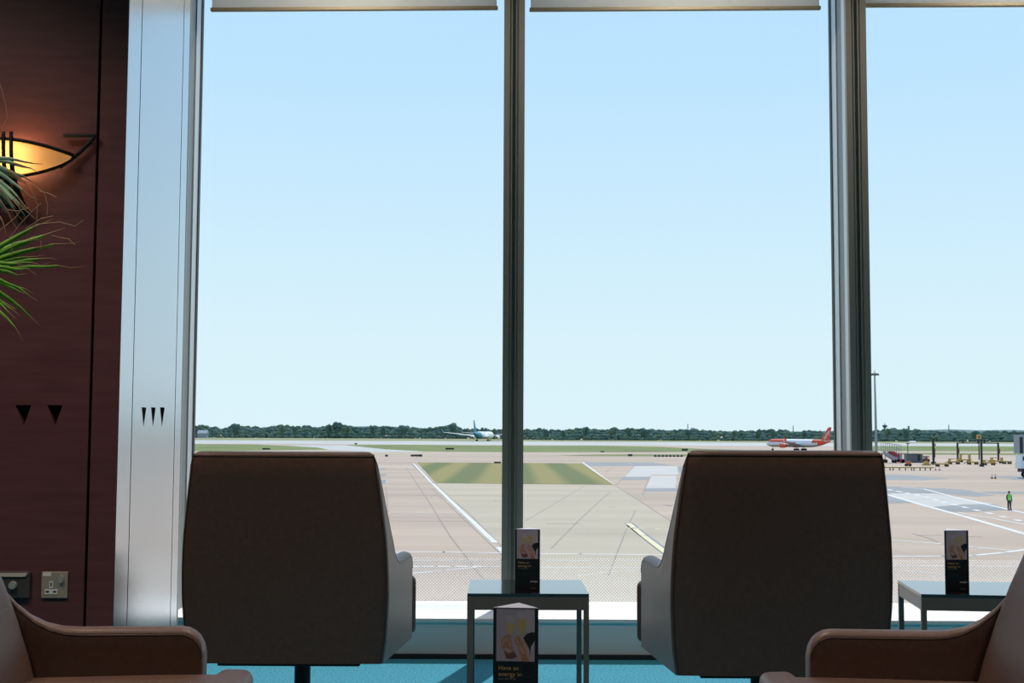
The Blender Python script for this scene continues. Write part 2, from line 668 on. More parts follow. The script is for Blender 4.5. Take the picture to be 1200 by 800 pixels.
# panelled wall (faces the camera) and its steel return
WD, WX, WE = 4.25, -1.302, 5.05
bm = new_bm()
bx(bm, -5.0, WX - 0.03, WD + 0.06, WE - 0.0, 0, CZ)
bx(bm, -5.0, -1.78, WE, 6.55, 0, CZ)
wall_left = struct('wall_left', bm, M['void'])
gx = at_d(108, 400, WD).x
gap = 0.010
bm = new_bm()
bx(bm, -5.0, gx - gap / 2, WD, WD + 0.045, 0, CZ)
pnl = struct('wood_panel', bm, M['wood'], wall_left)
cb = new_bm()
for tri in (((11, 474), (30, 474), (21, 499)), ((49, 474), (67, 474), (58, 499))):
    pts = [at_d(x, y, WD - 0.05) for x, y in tri]
    zs = [pts[0].z, pts[0].z, pts[2].z]
    prism(cb, [Vector((p.x, WD - 0.05, z)) for p, z in zip(pts, zs)], (0, 0.2, 0))
cut(pnl, cb)
bm = new_bm()
bx(bm, gx + gap / 2, WX - 0.002, WD, WD + 0.045, 0, CZ)
struct('wood_panel', bm, M['wood'], wall_left)
# steel return: three brushed sheets with narrow seams
trim = bpy.data.objects.new('trim_1', None)
COL.objects.link(trim)
trim['kind'] = 'structure'


def depth_at(px, py):
    r = ray(px, py)
    return (r * (WX / r.x)).y


e1, e2 = depth_at(158, 362), depth_at(207, 400)
sheets = ((WD, e1 - 0.004), (e1 + 0.004, e2 - 0.004), (e2 + 0.004, WE))
for i, (a, b) in enumerate(sheets):
    bm = new_bm()
    bx(bm, WX - 0.002, WX, a, b, 0, CZ)
    s = struct('steel_sheet', bm, M['metal'], trim)
    if i == 1:
        cb = new_bm()
        for (xa, xb, xm) in ((166, 171.5, 167.5), (177, 182.5, 179), (187.5, 193, 190)):
            pa, pb, pm = [(depth_at(xa, 477)), depth_at(xb, 477), depth_at(xm, 500)]
            ra, rm = ray(xa, 477), ray(xm, 500)
            zt = (CO + ra * (WX / ra.x)).z
            zb = (CO + rm * (WX / rm.x)).z
            prism(cb, [Vector((WX - 0.05, pa, zt)), Vector((WX - 0.05, pb, zt)), Vector((WX - 0.05, (pa + pb) / 2, zb))], (0.1, 0, 0))
            pass
        cut(s, cb)
bm = new_bm()
bx(bm, -1.78, WX, WE, WE + 0.02, 0, CZ)
struct('steel_end', bm, M['alu_dark'], trim)

# sill and skirting along the window
bm = new_bm()
bx(bm, -1.78, 5.4, FY, 6.6, 0.0, 0.165)
struct('sill_body', bm, M['sillfront'])
bm = new_bm()
bx(bm, -1.78, 5.4, FY - 0.012, 6.6, 0.165, 0.185)
struct('trim_2', bm, M['white'], bevel=0.004)
bm = new_bm()
bx(bm, -1.78, 5.4, FY - 0.014, FY, 0.0, 0.022)
struct('baseboard_window', bm, M['kick'])
bm = new_bm()
bx(bm, -1.78, 5.4, 6.1, 6.6, 3.42, CZ)
struct('wall_window', bm, M['alu_dark'])

# mullions
MXC = (-1.645, 0.006, 1.673, 3.340, 5.0)
MF = 6.13
HW = 0.050


def mullion(xc):
    root = bpy.data.objects.new('trim_mullion', None)
    COL.objects.link(root)
    root.location = (xc, MF, 0)
    root['kind'] = 'structure'
    bm = new_bm()
    prof = [(-HW, 0), (-0.022, 0), (-0.022, 0.004), (-0.015, 0.004), (-0.015, 0), (-0.010, 0), (-0.008, 0.018), (0.006, 0.018), (0.008, 0),
            (0.013, 0), (0.013, 0.004), (0.020, 0.004), (0.020, 0), (HW, 0), (HW, 0.03), (-HW, 0.03)]
    prism(bm, [Vector((x, y, 0.185)) for x, y in prof], (0, 0, 3.42 - 0.185))
    struct('mullion_cap', bm, M['mullion'], root)
    bm = new_bm()
    bx(bm, -HW + .001, HW - .001, 0.03, 0.088, 0.185, 3.42)
    bx(bm, -HW + .001, HW - .001, 0.200, 0.290, 0.185, 3.42)
    struct('mullion_body', bm, M['alu'], root)
    bm = new_bm()
    bx(bm, -HW + .006, HW - .006, 0.088, 0.200, 0.185, 3.42)
    struct('mullion_recess', bm, M['alu_dark'], root)
    bm = new_bm()
    bx(bm, -HW - .003, HW + .003, 0.290, 0.326, 0.185, 3.42)
    struct('gasket', bm, M['gasket'], root)
    return root


for xc_ in MXC:
    mullion(xc_)
for i in range(4):
    xa = MXC[i] + HW
    xb = MXC[i + 1] - HW
    root = bpy.data.objects.new('window_%d' % (i + 1), None)
    COL.objects.link(root)
    root['kind'] = 'structure'
    bm = new_bm()
    bx(bm, xa, xb, GY, GY + 0.012, 0.185, 3.42)
    struct('pane', bm, M['glass'], root)

# roller blinds pulled nearly all the way up
BD = 6.22


def blind(px0, px1, pyl, pyr, fab, label, thick=4.2):
    a, b = at_d(px0, pyl, BD), at_d(px1, pyr, BD)
    root = thing('roller_blind', label, 'blind', ((a.x + b.x) / 2, BD, a.z), 0, 'roller blinds at the window head')
    hwid = (b.x - a.x) / 2
    hb = thick * BD / F
    dz = b.z - a.z
    bm = new_bm()
    pts = [Vector((-hwid, -0.012, 0)), Vector((hwid, -0.012, dz)), Vector((hwid, -0.012, dz + hb)), Vector((-hwid, -0.012, hb))]
    prism(bm, pts, (0, 0.024, 0))
    obj('bottom_bar', bm, M['blindbar'], root, bevel=0.003)
    bm = new_bm()
    top = 3.34 - a.z
    prism(bm, [Vector((-hwid + .006, -0.001, hb * .8)), Vector((hwid - .006, -0.001, dz + hb * .8)), Vector((hwid - .006, -0.001, top)), Vector((-hwid + .006, -0.001, top))], (0, 0.002, 0))
    obj('fabric', bm, M['blind_weave'], root)
    bm = new_bm()
    tube(bm, [(-hwid, 0, top + 0.03), (hwid, 0, top + 0.03)], 0.035, 16)
    obj('roller', bm, M['blind'], root, smooth=40)
    return root


blind(247, 583.5, 13.5, 11.5, 0, 'grey roller blind above the left window pane, left of the central mullion')
blind(620.5, 961.5, 13.5, 11.5, 0, 'grey roller blind above the middle window pane, right of the central mullion')
blind(1006, 1380, 8.5, 7.0, 0, 'grey roller blind above the right-hand window pane, raised slightly highest')


# ------------------------------------------------------------------ lounge chairs
def bw(z):
    return interp([(0.27, 0.322), (0.36, 0.336), (0.52, 0.344), (0.68, 0.338), (0.85, 0.318), (1.0, 0.298)], z)


def yb(z):
    return -0.262 - 0.14 * (z - 0.28)


YF, ZB = 0.285, 0.275


def ztop(t):
    z = 0.600
    if t > 0.48:
        z += 0.378 * ((t - 0.48) / 0.52) ** 2.75
    d = t * 0.55
    r = 0.05
    if d < r:
        z += -r + math.sqrt(max(0, r * r - (r - d) ** 2))
    return z


def shell_bm():
    st = []
    for k in range(6):
        st.append(('s', 0.09 * (1 - math.cos(k / 5 * PI / 2)) + 0.0))
    st += [('s', v) for v in (0.16, 0.26, 0.36, 0.44, 0.50, 0.56, 0.62, 0.68, 0.74, 0.79, 0.84, 0.88, 0.915, 0.94, 0.965, 0.983)]
    left = [(-1, a[1]) for a in st]
    right = [(1, a[1]) for a in reversed(st)]
    back = [('b', s) for s in (-0.975, -0.8, -0.5, -0.2, 0.2, 0.5, 0.8, 0.975)]
    seq = left + [('c', -1)] + back + [('c', 1)] + right
    th, tb = 0.050, 0.05
    K = 10
    rings = []

    def pos(s, z, inner):
        if s[0] in (-1, 1):
            sg, t = s
            xo = lerp(0.378, bw(z), t)
            if inner:
                return Vector((sg * (xo - th), lerp(YF, yb(z) + tb, t), z))
            return Vector((sg * xo, lerp(YF, yb(z), t), z))
        if s[0] == 'c':
            e = 0.004
            if inner:
                return Vector((s[1] * (bw(z) - th), yb(z) + tb, z))
            return Vector((s[1] * (bw(z) - e), yb(z) + e, z))
        if inner:
            return Vector((s[1] * (bw(z) - th), yb(z) + tb, z))
        return Vector((s[1] * bw(z), yb(z) - 0.006 * (1 - s[1] ** 2), z))
    for i, s in enumerate(seq):
        zt = ztop(s[1]) if s[0] in (-1, 1) else ztop(1.0) - (0.004 if s[0] == 'c' else 0)
        hr = 0.014
        ring = []
        for k in range(K):
            z = lerp(ZB, zt - hr, k / (K - 1))
            ring.append(pos(s, z, False))
        for k in range(1, 6):
            ph = PI * k / 6
            m_ = (1 - math.cos(ph)) / 2
            z = zt - hr + hr * math.sin(ph)
            ring.append(pos(s, z, False).lerp(pos(s, z, True), m_))
        for k in range(K):
            z = lerp(zt - hr, ZB, k / (K - 1))
            ring.append(pos(s, z, True))
        rings.append(ring)
    # rounded arm fronts
    def shrink(ring, dy, f):
        c = sum(ring, Vector()) / len(ring)
        out = []
        for p in ring:
            q = p.copy()
            q.x = lerp(c.x, p.x, f)
            q.y += dy
            q.z = lerp(c.z, p.z, 1 - (1 - f) * 0.12)
            out.append(q)
        return out
    rings = [shrink(rings[0], 0.0025, 0.60), shrink(rings[0], 0.0015, 0.86)] + rings + [shrink(rings[-1], 0.0015, 0.86), shrink(rings[-1], 0.0025, 0.60)]
    bm = new_bm()
    loft(bm, rings)
    return bm, rings, K


def superring(x0, x1, y0, y1, z, n=28, e=5.0):
    cx, cy, a, b = (x0 + x1) / 2, (y0 + y1) / 2, (x1 - x0) / 2, (y1 - y0) / 2
    out = []
    for k in range(n):
        t = 2 * PI * (k + 0.5) / n
        c, s = math.cos(t), math.sin(t)
        out.append(Vector((cx + a * math.copysign(abs(c) ** (2 / e), c), cy + b * math.copysign(abs(s) ** (2 / e), s), z)))
    return out


def make_chair():
    root = thing('lounge_chair', '', 'chair')
    bm, rings, K = shell_bm()
    obj('shell', bm, M['leather'], root, smooth=50)
    # piping along the outer top edge and down the back corners
    bm = new_bm()
    edge = [r[K - 1] + Vector((0, 0, -0.002)) for r in rings[2:-2]]
    tube(bm, edge, 0.0012, 6)
    obj('piping', bm, M['piping'], root, smooth=60)
    bm = new_bm()
    inner = [r[K + 5] + (Vector((0.0, 0, -0.003))) for r in rings[2:-2]]
    tube(bm, inner, 0.0020, 6)
    obj('piping', bm, M['piping'], root, smooth=60)
    for s in (-1, 1):
        bm = new_bm()
        tube(bm, [Vector((s * (bw(z) - 0.006), yb(z) - 0.0005, z)) for z in [ZB + 0.01 + k * 0.0685 for k in range(11)]], 0.0016, 6)
        obj('piping', bm, M['piping'], root, smooth=60)
    # backrest pad
    bm = new_bm()
    lv = []
    for z in (0.40, 0.42, 0.47, 0.55, 0.63, 0.71, 0.79, 0.86, 0.91, 0.94, 0.955, 0.962):
        fy = -0.055 - 0.40 * (z - 0.47) + 0.018 * math.sin(PI * min(1, max(0, (z - 0.42) / 0.5)))
        by = yb(z) + 0.052
        hx = bw(z) - 0.052
        sh = 0.0
        if z > 0.90:
            sh = 0.055 * (1 - math.sqrt(max(0, 1 - ((z - 0.90) / 0.063) ** 2)))
        if fy - sh < by + 0.012:
            fy = by + 0.012 + sh
        lv.append(superring(-hx, hx, by, fy - sh, z, 32, 6))
    loft(bm, lv)
    obj('backrest', bm, M['leather'], root, smooth=60)
    # seat cushion with the wide front roll
    bm = new_bm()
    pl = [(-0.270, -0.10), (-0.314, 0.20), (-0.322, 0.312), (-0.380, 0.312), (-0.388, 0.335), (-0.380, 0.395), (-0.25, 0.405), (0.0, 0.410),
          (0.25, 0.405), (0.380, 0.395), (0.388, 0.335), (0.380, 0.312), (0.322, 0.312), (0.314, 0.20), (0.270, -0.10)]
    prism(bm, [Vector((x, y, 0.283)) for x, y in pl], (0, 0, 0.217))
    obj('seat_cushion', bm, M['leather'], root, smooth=50, bevel=0.022, seg=4)
    bm = new_bm()
    bx(bm, -0.24, 0.24, -0.20, 0.27, 0.255, 0.283)
    obj('seat_plate', bm, M['dark'], root, bevel=0.004)
    bm = new_bm()
    lathe(bm, [(0.045, 0.045), (0.045, 0.085), (0.029, 0.095), (0.029, 0.235), (0.06, 0.245), (0.06, 0.256)], 20, mtx=Matrix.Translation((0, 0.10, 0)))
    obj('post', bm, M['steel_dark'], root, smooth=35)
    for k in range(4):
        a = R(55 + 90 * k)
        bm = new_bm()
        mt = Matrix.Translation((0, 0.10, 0)) @ Matrix.Rotation(a, 4, 'Z')
        v = bx(bm, 0.03, 0.40, -0.030, 0.030, 0.018, 0.082, 0)
        for q in v:
            if q.co.x > 0.3:
                q.co.y *= 0.72
                q.co.z = 0.020 if q.co.z < 0.05 else 0.042
            q.co = mt @ q.co
        lg = obj('leg', bm, M['steel_dark'], root, bevel=0.005)
        bm = new_bm()
        lathe(bm, [(0.016, 0.0), (0.018, 0.004), (0.018, 0.020)], 12, mtx=mt @ Matrix.Translation((0.375, 0, 0)))
        obj('glide', bm, M['tyre'], lg, smooth=40)
    return root


ch = make_chair()
specs = [(-0.748, 4.575, 0.0, 'brown leather lounge chair seen from behind in front of the left window pane'),
         (0.855, 4.375, 0.0, 'brown leather lounge chair seen from behind, hiding the foot of the right mullion'),
         (-0.985, 2.615, R(-90), 'brown leather lounge chair in profile by the wood wall, arm below the power socket'),
         (0.965, 2.615, R(90), 'brown leather lounge chair in profile at bottom right, backrest cut by the frame')]
for i, (x, y, rz, lb) in enumerate(specs):
    o = ch if i == 0 else copy_tree(ch)
    o.location = (x, y, 0)
    o.rotation_euler = (0, 0, rz)
    if i == 1:
        o.scale = (1.022, 1.0, 1.014)
    tag(o, lb, 'chair', 'brown leather lounge chairs')


# ------------------------------------------------------------------ side tables
def make_table():
    root = thing('side_table', '', 'table')
    s, h, t = 0.225, 0.45, 0.020
    for sx in (-1, 1):
        for sy in (-1, 1):
            bm = new_bm()
            bx(bm, sx * s - (t if sx > 0 else 0), sx * s + (0 if sx > 0 else t), sy * s - (t if sy > 0 else 0), sy * s + (0 if sy > 0 else t), 0, h - 0.012)
            obj('leg', bm, M['tableframe'], root, bevel=0.0015)
    for y0, y1 in ((-s, -s + t), (s - t, s)):
        bm = new_bm()
        bx(bm, -s + t, s - t, y0 + .001, y1 - .001, h - 0.060, h - 0.012)
        obj('apron', bm, M['tableframe'], root)
        bm = new_bm()
        bx(bm, -s + t, s - t, y0, y1, 0.008, 0.028)
        obj('floor_rail', bm, M['tableframe'], root, bevel=0.0015)
    for x0, x1 in ((-s, -s + t), (s - t, s)):
        bm = new_bm()
        bx(bm, x0 + .001, x1 - .001, -s + t, s - t, h - 0.060, h - 0.012)
        obj('apron', bm, M['tableframe'], root)
        bm = new_bm()
        bx(bm, x0, x1, -s + t, s - t, 0.008, 0.028)
        obj('floor_rail', bm, M['tableframe'], root, bevel=0.0015)
    bm = new_bm()
    bx(bm, -s, s, -s, s, h - 0.012, h)
    obj('glass_top', bm, M['tableglass'], root, bevel=0.0015)
    return root


tb = make_table()
tspecs = [(0.062, 5.005, R(0.5), 'black framed glass side table standing between the two chairs that face the window'),
          (1.775, 5.02, R(-6.0), 'black framed glass side table at the right window pane, half hidden by an armrest'),
          (0.035, 2.735, R(0), 'black framed glass side table nearest the camera under the big menu card')]
for i, (x, y, rz, lb) in enumerate(tspecs):
    o = tb if i == 0 else copy_tree(tb)
    o.location = (x, y, 0)
    o.rotation_euler = (0, 0, rz)
    tag(o, lb, 'table', 'glass side tables')


# ------------------------------------------------------------------ tent cards
def ell(cx, cy, a, b, n=14, rot=0.0):
    return [(cx + a * math.cos(2 * PI * k / n) * math.cos(rot) - b * math.sin(2 * PI * k / n) * math.sin(rot),
             cy + a * math.cos(2 * PI * k / n) * math.sin(rot) + b * math.sin(2 * PI * k / n) * math.cos(rot)) for k in range(n)]


def make_card():
    root = thing('tent_card', '', 'menu card')
    W, H, DP = 0.0475, 0.230, 0.082
    bm = new_bm()
    prism(bm, [Vector((-W, 0, 0)), Vector((W, 0, 0)), Vector((0.0, DP, 0))], (0, 0, H - 0.001))
    obj('body', bm, M['black'], root, bevel=0.001)
    bm = new_bm()
    prism(bm, [Vector((-W + .001, 0.0008, H - 0.001)), Vector((W - .001, 0.0008, H - 0.001)), Vector((0.0, DP - .002, H - 0.001))], (0, 0, 0.001))
    obj('lid', bm, M['lilac'], root)
    # printed picture: u 0..1 across, v 0..1 down, in a field 0.078 x 0.104
    PW, PH, X0, Z1 = 0.080, 0.107, -0.0405, H - 0.003
    bm = new_bm()
    lay = [0]

    def poly(pts, mi):
        lay[0] += 1
        y = -0.00002 * lay[0]
        vs = [Vector((X0 + u * PW, y, Z1 - v * PH)) for u, v in pts]
        vv = [bm.verts.new(p) for p in vs]
        f = bm.faces.new(vv)
        f.material_index = mi
    poly([(0, 0), (1, 0), (1, 1), (0, 1)], 0)
    poly([(0.77, 0), (1, 0), (1, 0.5), (0.77, 0.42)], 1)
    poly([(0.75, 0), (0.775, 0), (0.775, 0.42), (0.75, 0.4)], 0)
    # glasses
    poly([(0.245, 0.13), (0.49, 0.13), (0.47, 0.36), (0.40, 0.51), (0.33, 0.51), (0.27, 0.38)], 3)
    poly([(0.53, 0.05), (0.79, 0.05), (0.78, 0.33), (0.70, 0.53), (0.63, 0.53), (0.55, 0.34)], 3)
    poly([(0.252, 0.27), (0.478, 0.27), (0.465, 0.36), (0.395, 0.50), (0.335, 0.50), (0.275, 0.38)], 2)
    poly([(0.537, 0.19), (0.782, 0.19), (0.77, 0.33), (0.695, 0.52), (0.635, 0.52), (0.556, 0.34)], 2)
    poly([(0.335, 0.50), (0.385, 0.50), (0.375, 0.72), (0.345, 0.72)], 3)
    poly([(0.645, 0.52), (0.69, 0.52), (0.685, 0.80), (0.655, 0.80)], 3)
    # dark sleeve at right
    poly([(0.70, 0.55), (0.80, 0.47), (0.95, 0.43), (1, 0.45), (1, 1), (0.90, 1), (0.86, 0.76)], 7)
    poly([(0.90, 0.72), (1, 0.6), (1, 1), (0.88, 1)], 1)
    # left hand: wrist, palm and five fingers
    poly([(0.20, 0.80), (0.34, 0.76), (0.46, 0.80), (0.55, 0.92), (0.40, 0.96), (0.26, 0.95)], 6)
    poly([(0.16, 0.60), (0.24, 0.54), (0.38, 0.60), (0.46, 0.82), (0.30, 0.86), (0.16, 0.76)], 4)
    for (cx, cy, a, b, r) in ((0.16, 0.66, 0.05, 0.085, 0.1), (0.21, 0.60, 0.042, 0.09, 0.25), (0.28, 0.56, 0.038, 0.09, 0.35), (0.34, 0.57, 0.034, 0.085, 0.3), (0.37, 0.66, 0.04, 0.10, -0.25)):
        poly(ell(cx, cy, a, b, 12, r), 4)
        poly(ell(cx - 0.012, cy + 0.02, a * 0.45, b * 0.6, 10, r), 5)
    poly([(0.22, 0.74), (0.40, 0.80), (0.37, 0.84), (0.22, 0.79)], 0)
    # right hand
    poly([(0.50, 0.60), (0.60, 0.55), (0.72, 0.60), (0.84, 0.80), (0.86, 1.0), (0.60, 1.0), (0.56, 0.80)], 5)
    for (cx, cy, a, b, r) in ((0.55, 0.63, 0.045, 0.10, -0.5), (0.60, 0.58, 0.04, 0.09, -0.5), (0.655, 0.64, 0.045, 0.12, -0.45), (0.72, 0.72, 0.045, 0.13, -0.45), (0.62, 0.76, 0.045, 0.12, -0.2)):
        poly(ell(cx, cy, a, b, 12, r), 4)
        poly(ell(cx + 0.012, cy - 0.01, a * 0.5, b * 0.65, 10, r), 5)
    poly([(0.64, 0.86), (0.78, 0.84), (0.84, 1.0), (0.66, 1.0)], 4)
    obj('picture', bm, [M['ph_bg'], M['ph_wall'], M['ph_gold'], M['ph_glass'], M['ph_skin'], M['ph_skin2'], M['ph_skin3'], M['ph_hair']], root)
    T = lambda x, z: Matrix.Translation((x, -0.0007, z)) @ Matrix.Rotation(PI / 2, 4, 'X')
    text_mesh('headline', 'Have an\nenergy in', 0.0125, M['gold'], root, T(-0.036, H - 0.128), space=1.05)
    text_mesh('subtitle', 'your day to go', 0.0062, M['greyink'], root, T(-0.036, H - 0.1475))
    text_mesh('small_print', 'Ask at the bar to see the\nfull choice of sparkling\nwines and cocktails', 0.0052, M['dimink'], root, T(-0.036, H - 0.163))
    text_mesh('logo', 'escape', 0.0105, M['whiteink'], root, T(0.010, H - 0.197))
    text_mesh('web_line', 'lounges', 0.0068, M['greyink'], root, T(0.012, H - 0.222))
    bm = new_bm()
    c = Vector((0.026, -0.0004, H - 0.126))
    tube(bm, [c + Vector((0.016 * math.cos(2 * PI * k / 28), 0, 0.016 * math.sin(2 * PI * k / 28))) for k in range(29)], 0.0005, 4, caps=False)
    obj('roundel', bm, M['dimink'], root)
    return root


card = make_card()
pA = at_d(618, 691.5, 4.86)
cspecs = [((pA.x, 4.86, 0.45), R(-3), 'black menu card standing on the table between the two window-facing chairs'),
          ((0.0105, 2.70, 0.45), R(-5), 'largest black menu card, low in the middle, nearest the camera'),
          ((at_d(1122, 694, 4.9).x, 4.90, 0.45), R(5), 'black menu card standing on the table at the right window pane')]
for i, (loc, rz, lb) in enumerate(cspecs):
    o = card if i == 0 else copy_tree(card)
    o.location = loc
    o.rotation_euler = (0, 0, rz)
    tag(o, lb, 'menu card', 'three-sided menu cards')

# ------------------------------------------------------------------ sockets
p = at_d(64.5, 685, WD)
S = 0.043
so = thing('power_socket', 'brushed metal power socket with a rocker switch on the wood wall', 'socket', (p.x, WD, p.z))
bm = new_bm()
bx(bm, -S, S, -0.006, 0, -S, S)
obj('plate', bm, M['plate'], so, bevel=0.002)
bm = new_bm()
lathe(bm, [(0.011, -0.013), (0.012, -0.006)], 16, axis='Y', mtx=Matrix.Translation((0.022, 0, 0.019)) @ Matrix.Diagonal((0.7, 1, 1.15, 1)))
obj('rocker_switch', bm, M['chrome'], so, smooth=40)
bm = new_bm()
bx(bm, -0.0165, -0.0045, -0.0075, -0.006, -0.010, 0.012)
obj('earth_insert', bm, M['white'], so)
bm = new_bm()
bx(bm, -0.031, 0.011, -0.0075, -0.006, -0.030, -0.013)
obj('pin_insert', bm, M['white'], so)
bm = new_bm()
for cx, cz, a, b in ((-0.0105, 0.002, 0.0022, 0.006), (-0.022, -0.0215, 0.005, 0.0028), (0.002, -0.0215, 0.005, 0.0028)):
    bx(bm, cx - a, cx + a, -0.0080, -0.0076, cz - b, cz + b)
obj('pin_holes', bm, M['void'], so)
bm = new_bm()
bx(bm, -0.038, -0.012, -0.0067, -0.006, 0.029, 0.040)
obj('maker_label', bm, M['whiteink'], so)
p = at_d(17, 685, WD)
s2 = thing('light_switch', 'dark framed wall plate with a round dial left of the power socket', 'switch', (p.x, WD, p.z))
bm = new_bm()
bx(bm, -0.054, 0.054, -0.012, 0, -S, S + 0.002)
obj('back_box', bm, M['plate_dark'], s2, bevel=0.004)
bm = new_bm()
prism(bm, [Vector((-0.047, -0.012, 0.040)), Vector((0.047, -0.012, 0.040)), Vector((0.040, -0.016, 0.028)), Vector((-0.040, -0.016, 0.028))], (0, 0.002, 0))
obj('top_lip', bm, M['chrome'], s2)
bm = new_bm()
lathe(bm, [(0.012, -0.022), (0.014, -0.012)], 20, axis='Y')
obj('dial', bm, M['chrome'], s2, smooth=40)

# ------------------------------------------------------------------ wall sconce
pc = at_d(2, 172, WD)
sc = thing('wall_sconce', 'wrought iron wall sconce with a glowing alabaster bowl on the wood wall', 'lamp', (pc.x, WD, pc.z))
K_ = WD / F
DEP = 0.095


def SP(px, py, dep):
    return at_d(px, py, WD - dep) - Vector((pc.x, WD, pc.z))


XC = SP(0, 165, DEP).x            # plane of symmetry of the lamp


def mir(v, s):
    return v if s > 0 else Vector((2 * XC - v.x, v.y, v.z))


def bulge(u):
    return max(0.0, 1 - u * u) ** 0.6


def lamp_pt(u, v):
    """u 0..1 from the middle to the tip, v 0 (top rim) .. 1 (bottom)."""
    px = 87 * u
    yt = 163.5 + 20 * u ** 1.7
    yb_ = 183.5 + 23 * max(0.0, 1 - u * u) ** 0.8
    dep = 0.010 + DEP * bulge(u) * math.sqrt(max(0, 1 - (v * 0.96) ** 2.2))
    return SP(px, lerp(yt, yb_, v), dep)


rows = []
NU, NV = 40, 12
bm = new_bm()
for i in range(NU + 1):
    u = (-1 + 2 * i / NU) * 0.998
    rows.append([bm.verts.new(mir(lamp_pt(abs(u), j / NV), 1 if u >= 0 else -1)) for j in range(NV + 1)])
for a, b in zip(rows, rows[1:]):
    for j in range(NV):
        bm.faces.new((a[j], a[j + 1], b[j + 1], b[j]))
sh = obj('shade', bm, M['shade'], sc, smooth=179)
so_m = sh.modifiers.new('solid', 'SOLIDIFY')
so_m.thickness = 0.003
US = [-1 + k / 20 for k in range(41)]
bm = new_bm()
tube(bm, [mir(lamp_pt(abs(u), 0) + Vector((0, -0.004, 0.003)), 1 if u >= 0 else -1) for u in US], 0.0062, 8)
obj('top_rim', bm, M['iron'], sc, smooth=50)
bm = new_bm()
tube(bm, [mir(lamp_pt(abs(u), 1) + Vector((0, -0.004, -0.004)), 1 if u >= 0 else -1) for u in US], 0.0055, 8)
obj('lower_rim', bm, M['iron'], sc, smooth=50)
for s in (-1, 1):
    bm = new_bm()
    tube(bm, [mir(SP(x_, y_, 0.018), s) for x_, y_ in ((70, 196), (80, 189), (88, 183), (96, 176), (104, 168), (110, 161), (113.5, 157.5))], [0.006, 0.007, 0.0075, 0.0072, 0.007, 0.0068, 0.0062], 8)
    obj('side_arm', bm, M['iron'], sc, smooth=50)
    bm = new_bm()
    tube(bm, [mir(SP(75, 158.6, 0.02), s), mir(SP(112, 158.4, 0.02), s)], 0.0075, 6)
    obj('cross_bar', bm, M['iron'], sc)
for x in (-19, -8, 4, 13):
    bm = new_bm()
    sd = 1 if x > -2 else -1
    xx = abs(x) if sd > 0 else abs(x) - 4
    dd = DEP + 0.022
    tube(bm, [mir(SP(xx, 154.5, dd), sd), mir(SP(xx, 172, dd + .004), sd), mir(SP(xx + .5, 190, dd), sd), mir(SP(xx + 2.5, 206, dd * .85), sd),
              mir(SP(xx + 6, 222, dd * .6), sd), mir(SP(xx + 11, 236, dd * .35), sd), mir(SP(xx + 18, 251, 0.012), sd)], [0.0062, 0.0064, 0.007, 0.0085, 0.011, 0.013, 0.014], 8)
    obj('upright_bar', bm, M['iron'], sc, smooth=50)
bm = new_bm()
bx(bm, -0.05, 0.055, -0.008, 0, -0.20, 0.0)
obj('back_plate', bm, M['iron'], sc, bevel=0.003)
pl = bpy.data.lights.new('sconce_bulb', 'POINT')
pl.energy = 1.5
pl.color = (1.0, 0.60, 0.24)
pl.shadow_soft_size = 0.018
plo = bpy.data.objects.new('sconce_bulb', pl)
COL.objects.link(plo)
bl_ = SP(14, 183, 0.052)
plo.location = (pc.x + bl_.x, WD + bl_.y, pc.z + bl_.z)

# ------------------------------------------------------------------ potted palm
PD = 3.35
bp_ = Vector((at_d(-95, 400, PD).x, PD, 0))
palm = thing('potted_palm', 'green fan palm leaning into the picture in front of the wall sconce', 'plant', tuple(bp_))
bm = new_bm()
lathe(bm, [(0.13, 0), (0.15, 0.02), (0.19, 0.36), (0.20, 0.38), (0.175, 0.38), (0.17, 0.34)], 24)
obj('pot', bm, M['pot'], palm, smooth=40)
bm = new_bm()
lathe(bm, [(0.172, 0.335), (0.16, 0.345), (0.02, 0.355)], 20)
obj('soil', bm, M['soil'], palm)
bm = new_bm()
tube(bm, [(0, 0, 0.33), (0.01, 0, 0.8), (-0.01, 0.01, 1.25)], [0.045, 0.04, 0.03], 10)
obj('trunk', bm, M['bark'], palm, smooth=50)


